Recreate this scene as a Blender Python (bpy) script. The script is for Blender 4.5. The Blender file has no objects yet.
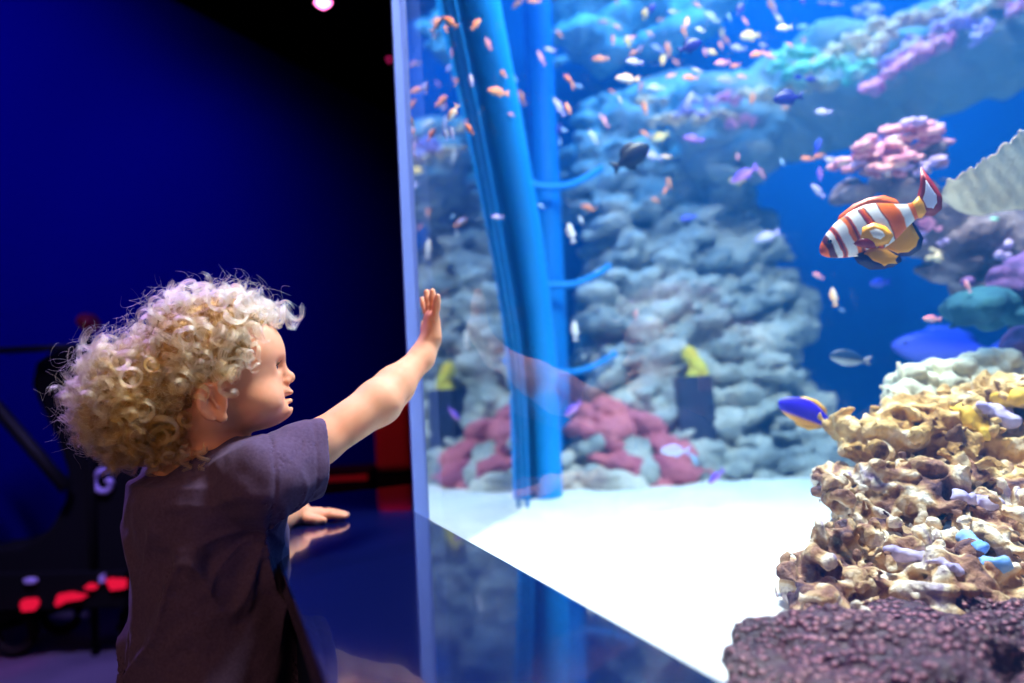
import bpy, math, random
import numpy as np
from mathutils import Vector, Matrix, Quaternion

S = bpy.context.scene
COL = S.collection
R = math.radians

# ---------------------------------------------------------------- camera
FPX = 796.0
EYE = Vector((0.0, 0.0, 0.755))
PITCH, ROLL = R(3.3), R(3.0)
cam_d = bpy.data.cameras.new('camera')
cam_d.sensor_width = 36.0
cam_d.lens = FPX / 1024 * 36.0
cam_d.clip_start = 0.02
cam_d.dof.use_dof = True
cam_d.dof.focus_distance = 1.0
cam_d.dof.aperture_fstop = 1.9
cam = bpy.data.objects.new('camera', cam_d)
COL.objects.link(cam)
CM = Matrix.Rotation(R(90) + PITCH, 3, 'X') @ Matrix.Rotation(-ROLL, 3, 'Z')
cam.matrix_world = Matrix.Translation(EYE) @ CM.to_4x4()
S.camera = cam

def ray(px, py):
    return CM @ Vector(((px - 512) / FPX, -(py - 341.5) / FPX, -1.0))

def P(px, py, d):
    """the point of the place d metres ahead of the camera (along +Y) on the line of sight through a spot of the photo"""
    v = ray(px, py)
    return EYE + v * (d / v.y)

def onz(px, py, z):
    v = ray(px, py)
    return EYE + v * ((z - EYE.z) / v.z)

# ---------------------------------------------------------------- look
S.view_settings.view_transform = 'Standard'
S.view_settings.look = 'None'
S.view_settings.gamma = 1.0
S.view_settings.use_curve_mapping = False
S.view_settings.exposure = 0.0
S.cycles.use_denoising = True
S.cycles.max_bounces = 10
S.cycles.transparent_max_bounces = 24
S.cycles.volume_bounces = 0
S.cycles.sample_clamp_indirect = 6.0
S.cycles.caustics_reflective = False
S.cycles.caustics_refractive = False
world = bpy.data.worlds.new('world'); S.world = world
world.use_nodes = True
world.node_tree.nodes['Background'].inputs[0].default_value = (0.01, 0.01, 0.06, 1)
world.node_tree.nodes['Background'].inputs[1].default_value = 0.25

def area(name, loc, target, size, power, color, size_y=None, spread=None):
    l = bpy.data.lights.new(name, 'AREA')
    l.energy = power; l.color = color; l.size = size
    if size_y: l.shape = 'RECTANGLE'; l.size_y = size_y
    if spread: l.spread = R(spread)
    o = bpy.data.objects.new(name, l); COL.objects.link(o)
    o.location = loc
    o.rotation_euler = (Vector(target) - Vector(loc)).to_track_quat('-Z', 'Y').to_euler()
    return o

def spot(name, loc, target, angle, power, color, blend=0.6, rad=0.06):
    l = bpy.data.lights.new(name, 'SPOT')
    l.energy = power; l.color = color; l.spot_size = R(angle); l.spot_blend = blend; l.shadow_soft_size = rad
    o = bpy.data.objects.new(name, l); COL.objects.link(o)
    o.location = loc
    o.rotation_euler = (Vector(target) - Vector(loc)).to_track_quat('-Z', 'Y').to_euler()
    return o

# lamps over the tank, and an added warm fill
area('tank_lamp_front', (0.55, 1.15, 2.45), (0.45, 1.25, 0.4), 0.5, 70, (1.0, 0.84, 0.74), 0.4, 115)
area('tank_lamp_middle', (0.75, 1.9, 2.5), (0.75, 2.0, 0.4), 1.0, 32, (0.30, 0.58, 1.0), 0.4)
area('tank_lamp_rear', (0.9, 2.45, 2.55), (0.9, 3.3, 1.0), 2.2, 56, (0.07, 0.44, 1.0), 0.3)
spot('overhang_warm_fill', (1.0, 1.55, 2.5), (1.02, 2.25, 1.65), 80, 42, (1.0, 0.72, 0.50), 0.7, 0.08)  # extra spot added only to warm the corals on the overhang
# an added low fill, then the lamps of the visitors' room
area('low_warm_fill', (-0.75, -0.55, 1.05), (-0.36, 1.0, 0.72), 0.45, 3.6, (1.0, 0.55, 0.36))  # added fill that brightens jaw, ear and shirt; no real lamp there
spot('floor_spot_magenta', (-1.6, 1.2, 2.3), (onz(0, 668, 0.0)), 7, 60, (1.0, 0.02, 0.35), 0.8, 0.02)
spot('ceiling_spot_lavender', (-0.42, 1.45, 2.45), (-0.38, 1.05, 0.82), 38, 50, (0.74, 0.54, 1.0), 0.7, 0.08)
spot('ceiling_spot_warm', (-0.45, -0.35, 2.0), (-0.33, 1.03, 0.78), 36, 25, (1.0, 0.56, 0.32), 0.7, 0.4)
spot('side_spot_violet', (-1.25, 1.75, 1.9), (-0.42, 1.05, 0.66), 40, 55, (0.50, 0.30, 1.0), 0.8, 0.1)
spot('wall_washer_far', (-0.35, 3.0, 2.2), (-1.05, 3.9, 1.25), 110, 34, (0.02, 0.03, 1.0), 0.6, 0.2)
spot('wall_washer_near', (-0.6, 1.9, 2.2), (-1.75, 2.75, 1.35), 110, 46, (0.02, 0.03, 1.0), 0.6, 0.2)
spot('floor_spot_violet', (-1.0, 1.3, 2.3), (-1.4, 2.25, 0), 44, 260, (0.45, 0.35, 1.0), 1.0, 0.1)
spot('red_lamp_behind_ledge', (-0.55, 2.45, 1.9), (-0.42, 2.9, 0.6), 40, 50, (1.0, 0.02, 0.02), 1.0, 0.03)

# ---------------------------------------------------------------- helpers
def kind(o, k='structure'):
    o['kind'] = k; return o

def tag(o, label, cat, group=None, kd=None):
    o['label'] = label; o['category'] = cat
    if group: o['group'] = group
    if kd: o['kind'] = kd
    return o

def empty(name, loc, label, cat, group=None):
    o = bpy.data.objects.new(name, None); COL.objects.link(o)
    o.location = loc; o.empty_display_size = 0.05
    return tag(o, label, cat, group)

def link(name, me, mat, parent=None):
    o = bpy.data.objects.new(name, me); COL.objects.link(o)
    if mat: me.materials.append(mat)
    if parent is not None:
        o.parent = parent
        if parent.matrix_world != Matrix.Identity(4) or True:
            bpy_m = Matrix.LocRotScale(parent.location, parent.rotation_euler if parent.rotation_mode != 'QUATERNION' else parent.rotation_quaternion, parent.scale)
            par = parent.parent
            while par:
                bpy_m = Matrix.LocRotScale(par.location, par.rotation_euler, par.scale) @ bpy_m
                par = par.parent
            o.matrix_parent_inverse = bpy_m.inverted()
    return o

def mesh_np(name, V, F, smooth=True):
    """mesh from arrays; F (n,4) or (n,3)"""
    me = bpy.data.meshes.new(name)
    V = np.asarray(V, dtype=np.float32); F = np.asarray(F, dtype=np.int32)
    n, k = F.shape
    me.vertices.add(len(V)); me.vertices.foreach_set('co', V.ravel())
    me.loops.add(n * k); me.loops.foreach_set('vertex_index', F.ravel())
    me.polygons.add(n); me.polygons.foreach_set('loop_start', np.arange(0, n * k, k, dtype=np.int32))
    me.polygons.foreach_set('use_smooth', np.full(n, smooth))
    me.update(calc_edges=True); me.validate()
    return me

def mesh_py(name, V, F, smooth=False):
    me = bpy.data.meshes.new(name)
    me.from_pydata([tuple(v) for v in V], [], F)
    me.update()
    if smooth:
        me.polygons.foreach_set('use_smooth', [True] * len(me.polygons))
    return me

class MB:
    def __init__(s): s.V = []; s.F = []
    def add(s, V, F):
        n = len(s.V); s.V += [tuple(v) for v in V]; s.F += [tuple(i + n for i in f) for f in F]; return s
    def prism(s, poly, z0, z1):
        n = len(poly)
        V = [(p[0], p[1], z0) for p in poly] + [(p[0], p[1], z1) for p in poly]
        F = [tuple(range(n))[::-1], tuple(range(n, 2 * n))] + [(i, (i + 1) % n, (i + 1) % n + n, i + n) for i in range(n)]
        return s.add(V, F)
    def box(s, c, h, M=None):
        V = []
        for sx in (-1, 1):
            for sy in (-1, 1):
                for sz in (-1, 1):
                    v = Vector((sx * h[0], sy * h[1], sz * h[2]))
                    if M: v = M @ v
                    V.append(Vector(c) + v)
        F = [(0, 1, 3, 2), (4, 6, 7, 5), (0, 4, 5, 1), (2, 3, 7, 6), (0, 2, 6, 4), (1, 5, 7, 3)]
        return s.add(V, F)
    def tube(s, pts, rad, n=10, cap=True):
        pts = [Vector(p) for p in pts]; m = len(pts)
        rads = rad if isinstance(rad, (list, tuple)) else [rad] * m
        V = []; up = Vector((0.03, 0.05, 1))
        for i, p in enumerate(pts):
            t = (pts[min(i + 1, m - 1)] - pts[max(i - 1, 0)]).normalized()
            a = t.cross(up)
            if a.length < 0.1: a = t.cross(Vector((1, 0, 0)))
            a.normalize(); b = t.cross(a); up = -b.cross(t).cross(t) if False else up
            for j in range(n):
                w = 2 * math.pi * j / n
                V.append(p + (a * math.cos(w) + b * math.sin(w)) * rads[i])
        F = [(i * n + j, i * n + (j + 1) % n, (i + 1) * n + (j + 1) % n, (i + 1) * n + j) for i in range(m - 1) for j in range(n)]
        if cap: F += [tuple(range(n))[::-1], tuple((m - 1) * n + j for j in range(n))]
        return s.add(V, F)
    def torus(s, c, ax, r, t, n=28, k=10, a0=0, a1=2 * math.pi):
        ax = Vector(ax).normalized(); u = ax.orthogonal().normalized(); v = ax.cross(u)
        pts = [Vector(c) + (u * math.cos(a0 + (a1 - a0) * i / n) + v * math.sin(a0 + (a1 - a0) * i / n)) * r for i in range(n + 1)]
        return s.tube(pts, t, k, cap=(a1 - a0) < 6.2)
    def build(s, name, mat, parent=None, smooth=False, bevel=0):
        me = mesh_py(name, s.V, s.F, smooth)
        o = link(name, me, mat, parent)
        if bevel:
            b = o.modifiers.new('bevel', 'BEVEL'); b.width = bevel; b.segments = 2; b.limit_method = 'ANGLE'
        return o

def catmull(pts, n=8):
    pts = [Vector(p) for p in pts]; out = []
    for i in range(len(pts) - 1):
        p0 = pts[max(i - 1, 0)]; p1 = pts[i]; p2 = pts[i + 1]; p3 = pts[min(i + 2, len(pts) - 1)]
        for j in range(n):
            t = j / n
            out.append(0.5 * ((2 * p1) + (p2 - p0) * t + (2 * p0 - 5 * p1 + 4 * p2 - p3) * t * t + (3 * p1 - p0 - 3 * p2 + p3) * t ** 3))
    out.append(pts[-1]); return out

# ---- noise
def _hash(ix, iy, iz, seed):
    h = (ix.astype(np.uint32) * np.uint32(374761393) + iy.astype(np.uint32) * np.uint32(668265263) + iz.astype(np.uint32) * np.uint32(2147483647) + np.uint32((seed * 144269504) & 0xffffffff))
    h = (h ^ (h >> np.uint32(13))) * np.uint32(1274126177)
    h = (h ^ (h >> np.uint32(16))) * np.uint32(2246822519)
    h ^= h >> np.uint32(13)
    return (h & np.uint32(0xffffff)).astype(np.float32) / 16777215.0

def vnoise(X, seed=0):
    """value noise in -1..1 of points (n,3)"""
    f = np.floor(X); t = (X - f).astype(np.float32); i = f.astype(np.int64)
    t = t * t * (3 - 2 * t)
    r = 0
    for a in (0, 1):
        wa = t[:, 0] if a else 1 - t[:, 0]
        for b in (0, 1):
            wb = t[:, 1] if b else 1 - t[:, 1]
            for c in (0, 1):
                wc = t[:, 2] if c else 1 - t[:, 2]
                r = r + wa * wb * wc * _hash(i[:, 0] + a, i[:, 1] + b, i[:, 2] + c, seed)
    return r * 2 - 1

def fbm(X, oct=3, seed=0, gain=0.5):
    r = 0; a = 1.0
    for o in range(oct):
        r = r + a * vnoise(X * (2.03 ** o) + 17.3 * o, seed + o); a *= gain
    return r

def worley(X, seed=0):
    """distance to the nearest jittered point of a unit lattice"""
    f = np.floor(X); i = f.astype(np.int64); best = np.full(len(X), 9.0, np.float32)
    for a in (-1, 0, 1):
        for b in (-1, 0, 1):
            for c in (-1, 0, 1):
                jx = _hash(i[:, 0] + a, i[:, 1] + b, i[:, 2] + c, seed); jy = _hash(i[:, 0] + a, i[:, 1] + b, i[:, 2] + c, seed + 7); jz = _hash(i[:, 0] + a, i[:, 1] + b, i[:, 2] + c, seed + 13)
                d = (f[:, 0] + a + jx - X[:, 0]) ** 2 + (f[:, 1] + b + jy - X[:, 1]) ** 2 + (f[:, 2] + c + jz - X[:, 2]) ** 2
                best = np.minimum(best, d)
    return np.sqrt(best)

# ---- soft volumes: distance fields blended on a grid, skinned with surface nets
class Field:
    def __init__(s, lo, hi, h, far=0.06):
        s.lo = np.array(lo, np.float32); s.h = h
        s.n = np.ceil((np.array(hi) - s.lo) / h).astype(int) + 1
        s.D = np.full(tuple(s.n), far, np.float32)
    def _sub(s, c0, c1, m):
        a = np.maximum(np.floor((np.minimum(c0, c1) - m - s.lo) / s.h).astype(int), 0)
        b = np.minimum(np.ceil((np.maximum(c0, c1) + m - s.lo) / s.h).astype(int) + 1, s.n)
        if np.any(b <= a): return None
        ax = [s.lo[i] + s.h * np.arange(a[i], b[i], dtype=np.float32) for i in range(3)]
        X = np.meshgrid(*ax, indexing='ij')
        return tuple(slice(a[i], b[i]) for i in range(3)), X
    def comb(s, sl, d, k, mode='add'):
        A = s.D[sl]
        if mode == 'add':
            hh = np.maximum(k - np.abs(A - d), 0) / k
            s.D[sl] = np.minimum(A, d) - hh * hh * k * 0.25
        else:
            d = -d
            hh = np.maximum(k - np.abs(A - d), 0) / k
            s.D[sl] = np.maximum(A, d) + hh * hh * k * 0.25
    def ell(s, c, r, M=None, k=0.01, mode='add'):
        c = np.array(c, np.float32); r = np.array(r, np.float32)
        m = float(r.max()); q = s._sub(c - m, c + m, k + 4 * s.h)
        if q is None: return s
        sl, X = q
        p = [X[i] - c[i] for i in range(3)]
        if M is not None:
            M = np.array(M)     # columns are the axes
            p = [p[0] * M[0, j] + p[1] * M[1, j] + p[2] * M[2, j] for j in range(3)]
        k0 = np.sqrt(sum((p[i] / r[i]) ** 2 for i in range(3))); k1 = np.sqrt(sum((p[i] / r[i] ** 2) ** 2 for i in range(3))) + 1e-9
        s.comb(sl, (k0 * (k0 - 1) / k1).astype(np.float32), k, mode); return s
    def cap(s, a, b, ra, rb, k=0.01, mode='add', flat=None):
        a = np.array(a, np.float32); b = np.array(b, np.float32)
        q = s._sub(a, b, max(ra, rb) + k + 4 * s.h)
        if q is None: return s
        sl, X = q
        ab = b - a; L = float((ab ** 2).sum()) + 1e-12
        p = [X[i] - a[i] for i in range(3)]
        t = np.clip((p[0] * ab[0] + p[1] * ab[1] + p[2] * ab[2]) / L, 0, 1)
        w = [p[i] - ab[i] * t for i in range(3)]
        if flat is not None:    # squash along a direction: (unit vector, factor)
            u, fct = flat; u = np.array(u)
            dd = w[0] * u[0] + w[1] * u[1] + w[2] * u[2]
            w = [w[i] + u[i] * dd * (fct - 1) for i in range(3)]
        d = np.sqrt(sum(x * x for x in w)) - (ra + (rb - ra) * t)
        s.comb(sl, d.astype(np.float32), k, mode); return s
    def chain(s, pts, rads, k=0.01):
        for i in range(len(pts) - 1): s.cap(pts[i], pts[i + 1], rads[i], rads[i + 1], k)
        return s
    def warp(s, fn, band=0.03):
        """add fn(points) near the surface"""
        m = np.abs(s.D) < band
        idx = np.argwhere(m)
        s.D[m] += fn(s.lo + idx.astype(np.float32) * s.h).astype(np.float32); return s
    def mesh(s, name):
        D = s.D; inside = D < 0
        cnt = np.zeros(tuple(np.array(D.shape) - 1), np.uint8)
        nx, ny, nz = cnt.shape
        for a in (0, 1):
            for b in (0, 1):
                for c in (0, 1):
                    cnt += inside[a:a + nx, b:b + ny, c:c + nz]
        act = (cnt > 0) & (cnt < 8)
        ids = np.argwhere(act); idx = np.full(cnt.shape, -1, np.int32); idx[act] = np.arange(len(ids))
        pos = np.zeros((len(ids), 3), np.float32); num = np.zeros(len(ids), np.float32)
        corners = [(a, b, c) for a in (0, 1) for b in (0, 1) for c in (0, 1)]
        val = {c: D[ids[:, 0] + c[0], ids[:, 1] + c[1], ids[:, 2] + c[2]] for c in corners}
        for ca in corners:
            for ax in range(3):
                if ca[ax] == 1: continue
                cb = list(ca); cb[ax] = 1; cb = tuple(cb)
                da, db = val[ca], val[cb]; m = (da < 0) != (db < 0)
                t = da[m] / (da[m] - db[m])
                q = np.tile(np.array(ca, np.float32), (m.sum(), 1)); q[:, ax] = t
                pos[m] += q; num[m] += 1
        V = s.lo + (ids + pos / num[:, None]) * s.h
        Fs = []
        for ax in range(3):
            sa = [slice(None)] * 3; sb = [slice(None)] * 3
            sa[ax] = slice(0, -1); sb[ax] = slice(1, None)
            A = inside[tuple(sa)]; B = inside[tuple(sb)]
            e = np.argwhere(A != B); o1, o2 = (ax + 1) % 3, (ax + 2) % 3
            ok = (e[:, o1] > 0) & (e[:, o2] > 0) & (e[:, o1] < s.n[o1] - 1) & (e[:, o2] < s.n[o2] - 1)
            e = e[ok]
            q = []
            for d1, d2 in ((-1, -1), (0, -1), (0, 0), (-1, 0)):
                g = e.copy(); g[:, o1] += d1; g[:, o2] += d2
                q.append(idx[g[:, 0], g[:, 1], g[:, 2]])
            q = np.stack(q, 1); flip = ~A[e[:, 0], e[:, 1], e[:, 2]]
            q[flip] = q[flip][:, ::-1]
            Fs.append(q)
        F = np.concatenate(Fs); F = F[(F >= 0).all(1)]
        return mesh_np(name, V, F)

# ---- materials
def nt(name):
    m = bpy.data.materials.new(name); m.use_nodes = True
    t = m.node_tree; b = t.nodes['Principled BSDF']
    return m, t, b

def N(t, ty, **kw):
    n = t.nodes.new(ty)
    for k, v in kw.items(): setattr(n, k, v)
    return n

def plain(name, col, rough=0.5, spec=0.5, metal=0, sss=0, coat=0):
    m, t, b = nt(name)
    b.inputs['Base Color'].default_value = (*col, 1); b.inputs['Roughness'].default_value = rough
    b.inputs['Specular IOR Level'].default_value = spec; b.inputs['Metallic'].default_value = metal
    if coat: b.inputs['Coat Weight'].default_value = coat
    if sss: b.inputs['Subsurface Weight'].default_value = sss; b.inputs['Subsurface Radius'].default_value = (0.01, 0.004, 0.002); b.inputs['Subsurface Scale'].default_value = 1
    return m

def noisy(name, stops, scale=8, detail=6, rough=0.8, bump=0.4, bscale=30, bdist=0.01, warp=0.0, vor=0, spec=0.3, vstops=None):
    """colours laid out by object-space noise, with bump; vor>0 adds polyp-like cells"""
    m, t, b = nt(name)
    tc = N(t, 'ShaderNodeTexCoord'); n = N(t, 'ShaderNodeTexNoise')
    n.inputs['Scale'].default_value = scale; n.inputs['Detail'].default_value = detail; n.inputs['Distortion'].default_value = warp
    t.links.new(tc.outputs['Object'], n.inputs['Vector'])
    r = N(t, 'ShaderNodeValToRGB'); el = r.color_ramp.elements
    while len(el) < len(stops): el.new(0.5)
    for e, (p, c) in zip(el, stops): e.position = p; e.color = (*c, 1)
    t.links.new(n.outputs['Fac'], r.inputs['Fac'])
    out = r.outputs['Color']
    bn = N(t, 'ShaderNodeTexNoise'); bn.inputs['Scale'].default_value = bscale; bn.inputs['Detail'].default_value = 8
    t.links.new(tc.outputs['Object'], bn.inputs['Vector'])
    h = bn.outputs['Fac']
    if vor:
        v = N(t, 'ShaderNodeTexVoronoi'); v.inputs['Scale'].default_value = vor
        t.links.new(tc.outputs['Object'], v.inputs['Vector'])
        mr = N(t, 'ShaderNodeMapRange'); mr.inputs[1].default_value = 0.0; mr.inputs[2].default_value = 0.7; mr.inputs[3].default_value = 1; mr.inputs[4].default_value = 0
        t.links.new(v.outputs['Distance'], mr.inputs[0])
        mx = N(t, 'ShaderNodeMath', operation='ADD'); t.links.new(mr.outputs[0], mx.inputs[0]); t.links.new(h, mx.inputs[1]); h = mx.outputs[0]
        if vstops:
            r2 = N(t, 'ShaderNodeValToRGB'); r2.color_ramp.elements[0].color = (*vstops[0], 1); r2.color_ramp.elements[1].color = (*vstops[1], 1)
            r2.color_ramp.elements[0].position = 0.3; r2.color_ramp.elements[1].position = 0.85
            t.links.new(mr.outputs[0], r2.inputs['Fac'])
            mm = N(t, 'ShaderNodeMix', data_type='RGBA', blend_type='MULTIPLY'); mm.inputs['Factor'].default_value = 1
            t.links.new(out, mm.inputs[6]); t.links.new(r2.outputs['Color'], mm.inputs[7]); out = mm.outputs[2]
    t.links.new(out, b.inputs['Base Color'])
    bp = N(t, 'ShaderNodeBump'); bp.inputs['Strength'].default_value = bump; bp.inputs['Distance'].default_value = bdist
    t.links.new(h, bp.inputs['Height']); t.links.new(bp.outputs[0], b.inputs['Normal'])
    b.inputs['Roughness'].default_value = rough; b.inputs['Specular IOR Level'].default_value = spec
    return m

def acrylic(name, tint, k, extra=0.0, rough=0.0):
    """clear sheet: lets light straight through, mirrors by angle"""
    m = bpy.data.materials.new(name); m.use_nodes = True; t = m.node_tree; t.nodes.clear()
    o = N(t, 'ShaderNodeOutputMaterial'); mix = N(t, 'ShaderNodeMixShader'); tr = N(t, 'ShaderNodeBsdfTransparent'); g = N(t, 'ShaderNodeBsdfGlossy')
    tr.inputs[0].default_value = (*tint, 1); g.inputs['Roughness'].default_value = rough
    fr = N(t, 'ShaderNodeFresnel'); fr.inputs[0].default_value = 1.45
    ma = N(t, 'ShaderNodeMath', operation='MULTIPLY_ADD'); ma.inputs[1].default_value = k; ma.inputs[2].default_value = extra; ma.use_clamp = True
    t.links.new(fr.outputs[0], ma.inputs[0]); t.links.new(ma.outputs[0], mix.inputs[0])
    t.links.new(tr.outputs[0], mix.inputs[1]); t.links.new(g.outputs[0], mix.inputs[2]); t.links.new(mix.outputs[0], o.inputs['Surface'])
    return m

# ================================================================ THE SETTING
Z_LEDGE = EYE.z - 0.205
Z_SAND = EYE.z - 0.29
A = onz(414, 510, Z_LEDGE); Bn = onz(730, 683, Z_LEDGE)
g = Vector((A.x - Bn.x, A.y - Bn.y, 0)).normalized()      # along the front pane, away from the camera
nrm = Vector((g.y, -g.x, 0))                              # into the tank
if nrm.x < 0: nrm = -nrm
GT = 0.026                                                # thickness of the front pane
def glass_hit(px, py):
    v = ray(px, py); t = (A - EYE).dot(nrm) / v.dot(nrm)
    return EYE + v * t
C0 = A.copy()
NEAR = C0 - g * 2.3
Z_TOP = 2.62
C1 = onz(537, 497, Z_SAND)                                # foot of the side pane, at the blue column
sd = Vector((C1.x - C0.x - nrm.x * GT, C1.y - C0.y - nrm.y * GT, 0)).normalized()
Ci = C0 + nrm * GT

m_floor = noisy('floor_carpet', [(0.3, (0.05, 0.04, 0.07)), (0.7, (0.13, 0.11, 0.17))], 3, 5, 0.9, 0.3, 200, 0.003)
m_black = plain('matt_black', (0.003, 0.003, 0.004), 0.8, 0.1)
m_blue_wall = plain('deep_blue_wall_paint', (0.004, 0.006, 0.35), 0.75, 0.12)
m_tank_blue = noisy('tank_blue_paint', [(0.3, (0.002, 0.105, 0.32)), (0.7, (0.003, 0.125, 0.36))], 1.0, 2, 0.9, 0.0)
m_ledge = plain('glossy_navy_ledge', (0.003, 0.006, 0.06), 0.10, 0.5)
m_ledge.node_tree.nodes['Principled BSDF'].inputs['Coat Weight'].default_value = 0.7
m_acry = acrylic('front_acrylic', (0.97, 0.985, 1.0), 0.16)
m_side = acrylic('side_acrylic', (0.10, 0.3, 0.7), 0.25, 0.52, 0.035)

# room floor and ceiling
kind(MB().prism([(-4, -2), (3.5, -2), (3.5, 6.5), (-4, 6.5)], -0.1, 0).build('floor', m_floor))
kind(MB().prism([(-4, -2), (3.5, -2), (3.5, 6.5), (-4, 6.5)], 2.9, 3.0).build('ceiling', m_black))
kind(MB().prism([(-4, 6.4), (3.5, 6.4), (3.5, 6.5), (-4, 6.5)], 0, 2.9).build('wall_back', m_black))
kind(MB().prism([(-4, -2), (3.5, -2), (3.5, -1.9), (-4, -1.9)], 0, 2.9).build('wall_front', m_black))
kind(MB().prism([(3.4, -2), (3.5, -2), (3.5, 6.5), (3.4, 6.5)], 0, 2.9).build('wall_right', m_black))
kind(MB().prism([(-4.1, -2), (-4, -2), (-4, 6.5), (-4.1, 6.5)], 0, 2.9).build('wall_far_left', m_black))
# slanting blue wall with its black base and the black beam above it
w0 = Vector((-2.67, 1.04)); w1 = Vector((-0.42, 5.99)); wd = (w1 - w0).normalized(); wn = Vector((-wd.y, wd.x))
q = lambda a, t: (w0 + wd * a + wn * t)
Lw = (w1 - w0).length
kind(MB().prism([q(0, 0), q(Lw, 0), q(Lw, .12), q(0, .12)], 0.30, 2.64).build('wall_left', m_blue_wall))
kind(MB().prism([q(0, -.015), q(Lw, -.015), q(Lw, .12), q(0, .12)], 0.0, 0.30).build('baseboard_left', m_black))
kind(MB().prism([q(0, -.01), q(Lw, -.01), q(Lw, .12), q(0, .12)], 2.64, 2.9).build('trim_left', m_black))

# tank shell: back wall, sides, the plinth it stands on
TB = 3.35
side_b = Vector((Ci.x + (Ci.x / Ci.y) * (TB - Ci.y) - 0.02, TB, 0))
kind(MB().prism([(side_b.x, TB), (2.75, TB), (2.75, TB + .08), (side_b.x, TB + .08)], 0.0, Z_TOP).build('wall_tank_back', m_tank_blue))
kind(MB().prism([(2.75, -1.0), (2.83, -1.0), (2.83, TB), (2.75, TB)], 0.0, Z_TOP).build('wall_tank_right', m_tank_blue))
kind(MB().prism([(Ci.x, Ci.y + .01), (side_b.x, TB), (side_b.x - .03, TB), (C0.x - .005, C0.y + .03)], 0.0, Z_TOP).build('wall_tank_left', m_tank_blue))
kind(MB().prism([(NEAR.x, NEAR.y), (2.75, NEAR.y), (2.75, NEAR.y + .05), (NEAR.x, NEAR.y + .05)], 0.0, Z_TOP).build('wall_tank_near', m_tank_blue))
base_poly = [(C0.x, C0.y), (NEAR.x, NEAR.y), (2.75, NEAR.y), (2.75, TB), (side_b.x, TB)]
kind(MB().prism(base_poly, 0.0, Z_SAND - 0.12).build('trim_1', m_black))
kind(MB().prism([(p[0], p[1]) for p in base_poly], Z_TOP, Z_TOP + .1).build('trim_2', m_black))

# front pane, its bright polished end, side pane
pane = MB().prism([C0 - g * 0.004, NEAR, NEAR + nrm * GT, C0 + nrm * GT - g * 0.004], Z_LEDGE - 0.25, Z_TOP)
kind(pane.build('window_1', m_acry))
m_edge, t_, b_ = nt('polished_acrylic_edge')
b_.inputs['Base Color'].default_value = (0.22, 0.34, 0.95, 1); b_.inputs['Roughness'].default_value = 0.35
edge = MB().prism([C0, C0 - g * 0.004, C0 + nrm * GT - g * 0.004, C0 + nrm * GT, C0 + nrm * GT + g * .006, C0 + g * .006], Z_LEDGE - 0.08, Z_TOP)
kind(edge.build('trim_3', m_edge))
# the side pane is cut along the leaning column
colpx = [(462, -60), (468, 0), (495, 130), (519, 260), (533, 380), (537, 497)]
def side_hit(px, py, off=0.0):
    sn = Vector((sd.y, -sd.x, 0))
    v = ray(px, py); t = ((Ci - EYE).dot(sn) + off) / v.dot(sn)
    return EYE + v * t
sp = [side_hit(*c) for c in colpx]
sn = Vector((sd.y, -sd.x, 0))
V = []; F = []
for s_, off in ((0, 0.0), (1, 0.012)):
    for p in sp:
        V.append(Vector((Ci.x, Ci.y, p.z)) - sn * off); V.append(p - sn * off)
n2 = len(sp)
lowz = Z_SAND - 0.1
V[2 * (n2 - 1)].z = lowz; V[2 * (n2 - 1) + 1].z = lowz; V[2 * n2 + 2 * (n2 - 1)].z = lowz; V[2 * n2 + 2 * (n2 - 1) + 1].z = lowz
for i in range(n2 - 1):
    a = 2 * i; F.append((a, a + 1, a + 3, a + 2)); b = 2 * n2 + a; F.append((b, b + 2, b + 3, b + 1))
    F.append((a + 1, b + 1, b + 3, a + 3)); F.append((a, a + 2, b + 2, b))
F.append((0, 2 * n2, 2 * n2 + 1, 1)); a = 2 * (n2 - 1); F.append((a, a + 1, 2 * n2 + a + 1, 2 * n2 + a))
kind(link('window_2', mesh_py('window_2', V, F), m_side))

# glossy ledge for the visitors
def og(a, off): return C0 - g * a - nrm * off
LW = 0.250
far_r = onz(413, 484, Z_LEDGE); far_l = onz(292, 498, Z_LEDGE)
ledge_poly = [C0 - nrm * 0.001, og(2.3, 0.001), og(2.3, LW), og(0.05, LW), far_l, far_r]
ledge_poly = [(p.x, p.y) for p in ledge_poly]
led = MB().prism(ledge_poly, Z_LEDGE - 0.03, Z_LEDGE).build('trim_4', m_ledge, bevel=0.003); kind(led)
body_poly = [og(-0.0, .0), og(2.3, .0), og(2.3, LW - .02), og(0.05, LW - .02), far_l + Vector((.02, -.01, 0)), far_r + Vector((0, -.01, 0))]
kind(MB().prism([(p.x, p.y) for p in body_poly], 0.0, Z_LEDGE - 0.03).build('trim_5', plain('plinth_blue_black', (0.004, 0.012, 0.05), 0.35)))

# water filling the tank
wm = bpy.data.materials.new('tank_water'); wm.use_nodes = True; t = wm.node_tree; t.nodes.clear()
o_ = N(t, 'ShaderNodeOutputMaterial'); ab = N(t, 'ShaderNodeVolumeAbsorption')
ab.inputs['Color'].default_value = (0.05, 0.62, 0.98, 1); ab.inputs['Density'].default_value = 0.27
sv = N(t, 'ShaderNodeVolumeScatter'); sv.inputs['Color'].default_value = (0.02, 0.30, 1.0, 1); sv.inputs['Density'].default_value = 0.115; sv.inputs['Anisotropy'].default_value = 0.2
av = N(t, 'ShaderNodeAddShader'); t.links.new(ab.outputs[0], av.inputs[0]); t.links.new(sv.outputs[0], av.inputs[1]); t.links.new(av.outputs[0], o_.inputs['Volume'])
wp = [C0 + nrm * (GT + .002), NEAR + nrm * (GT + .002) + Vector((0, .06, 0)), Vector((2.745, NEAR.y + .06, 0)), Vector((2.745, TB - .005, 0)), side_b + Vector((.03, -.005, 0))]
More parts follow.
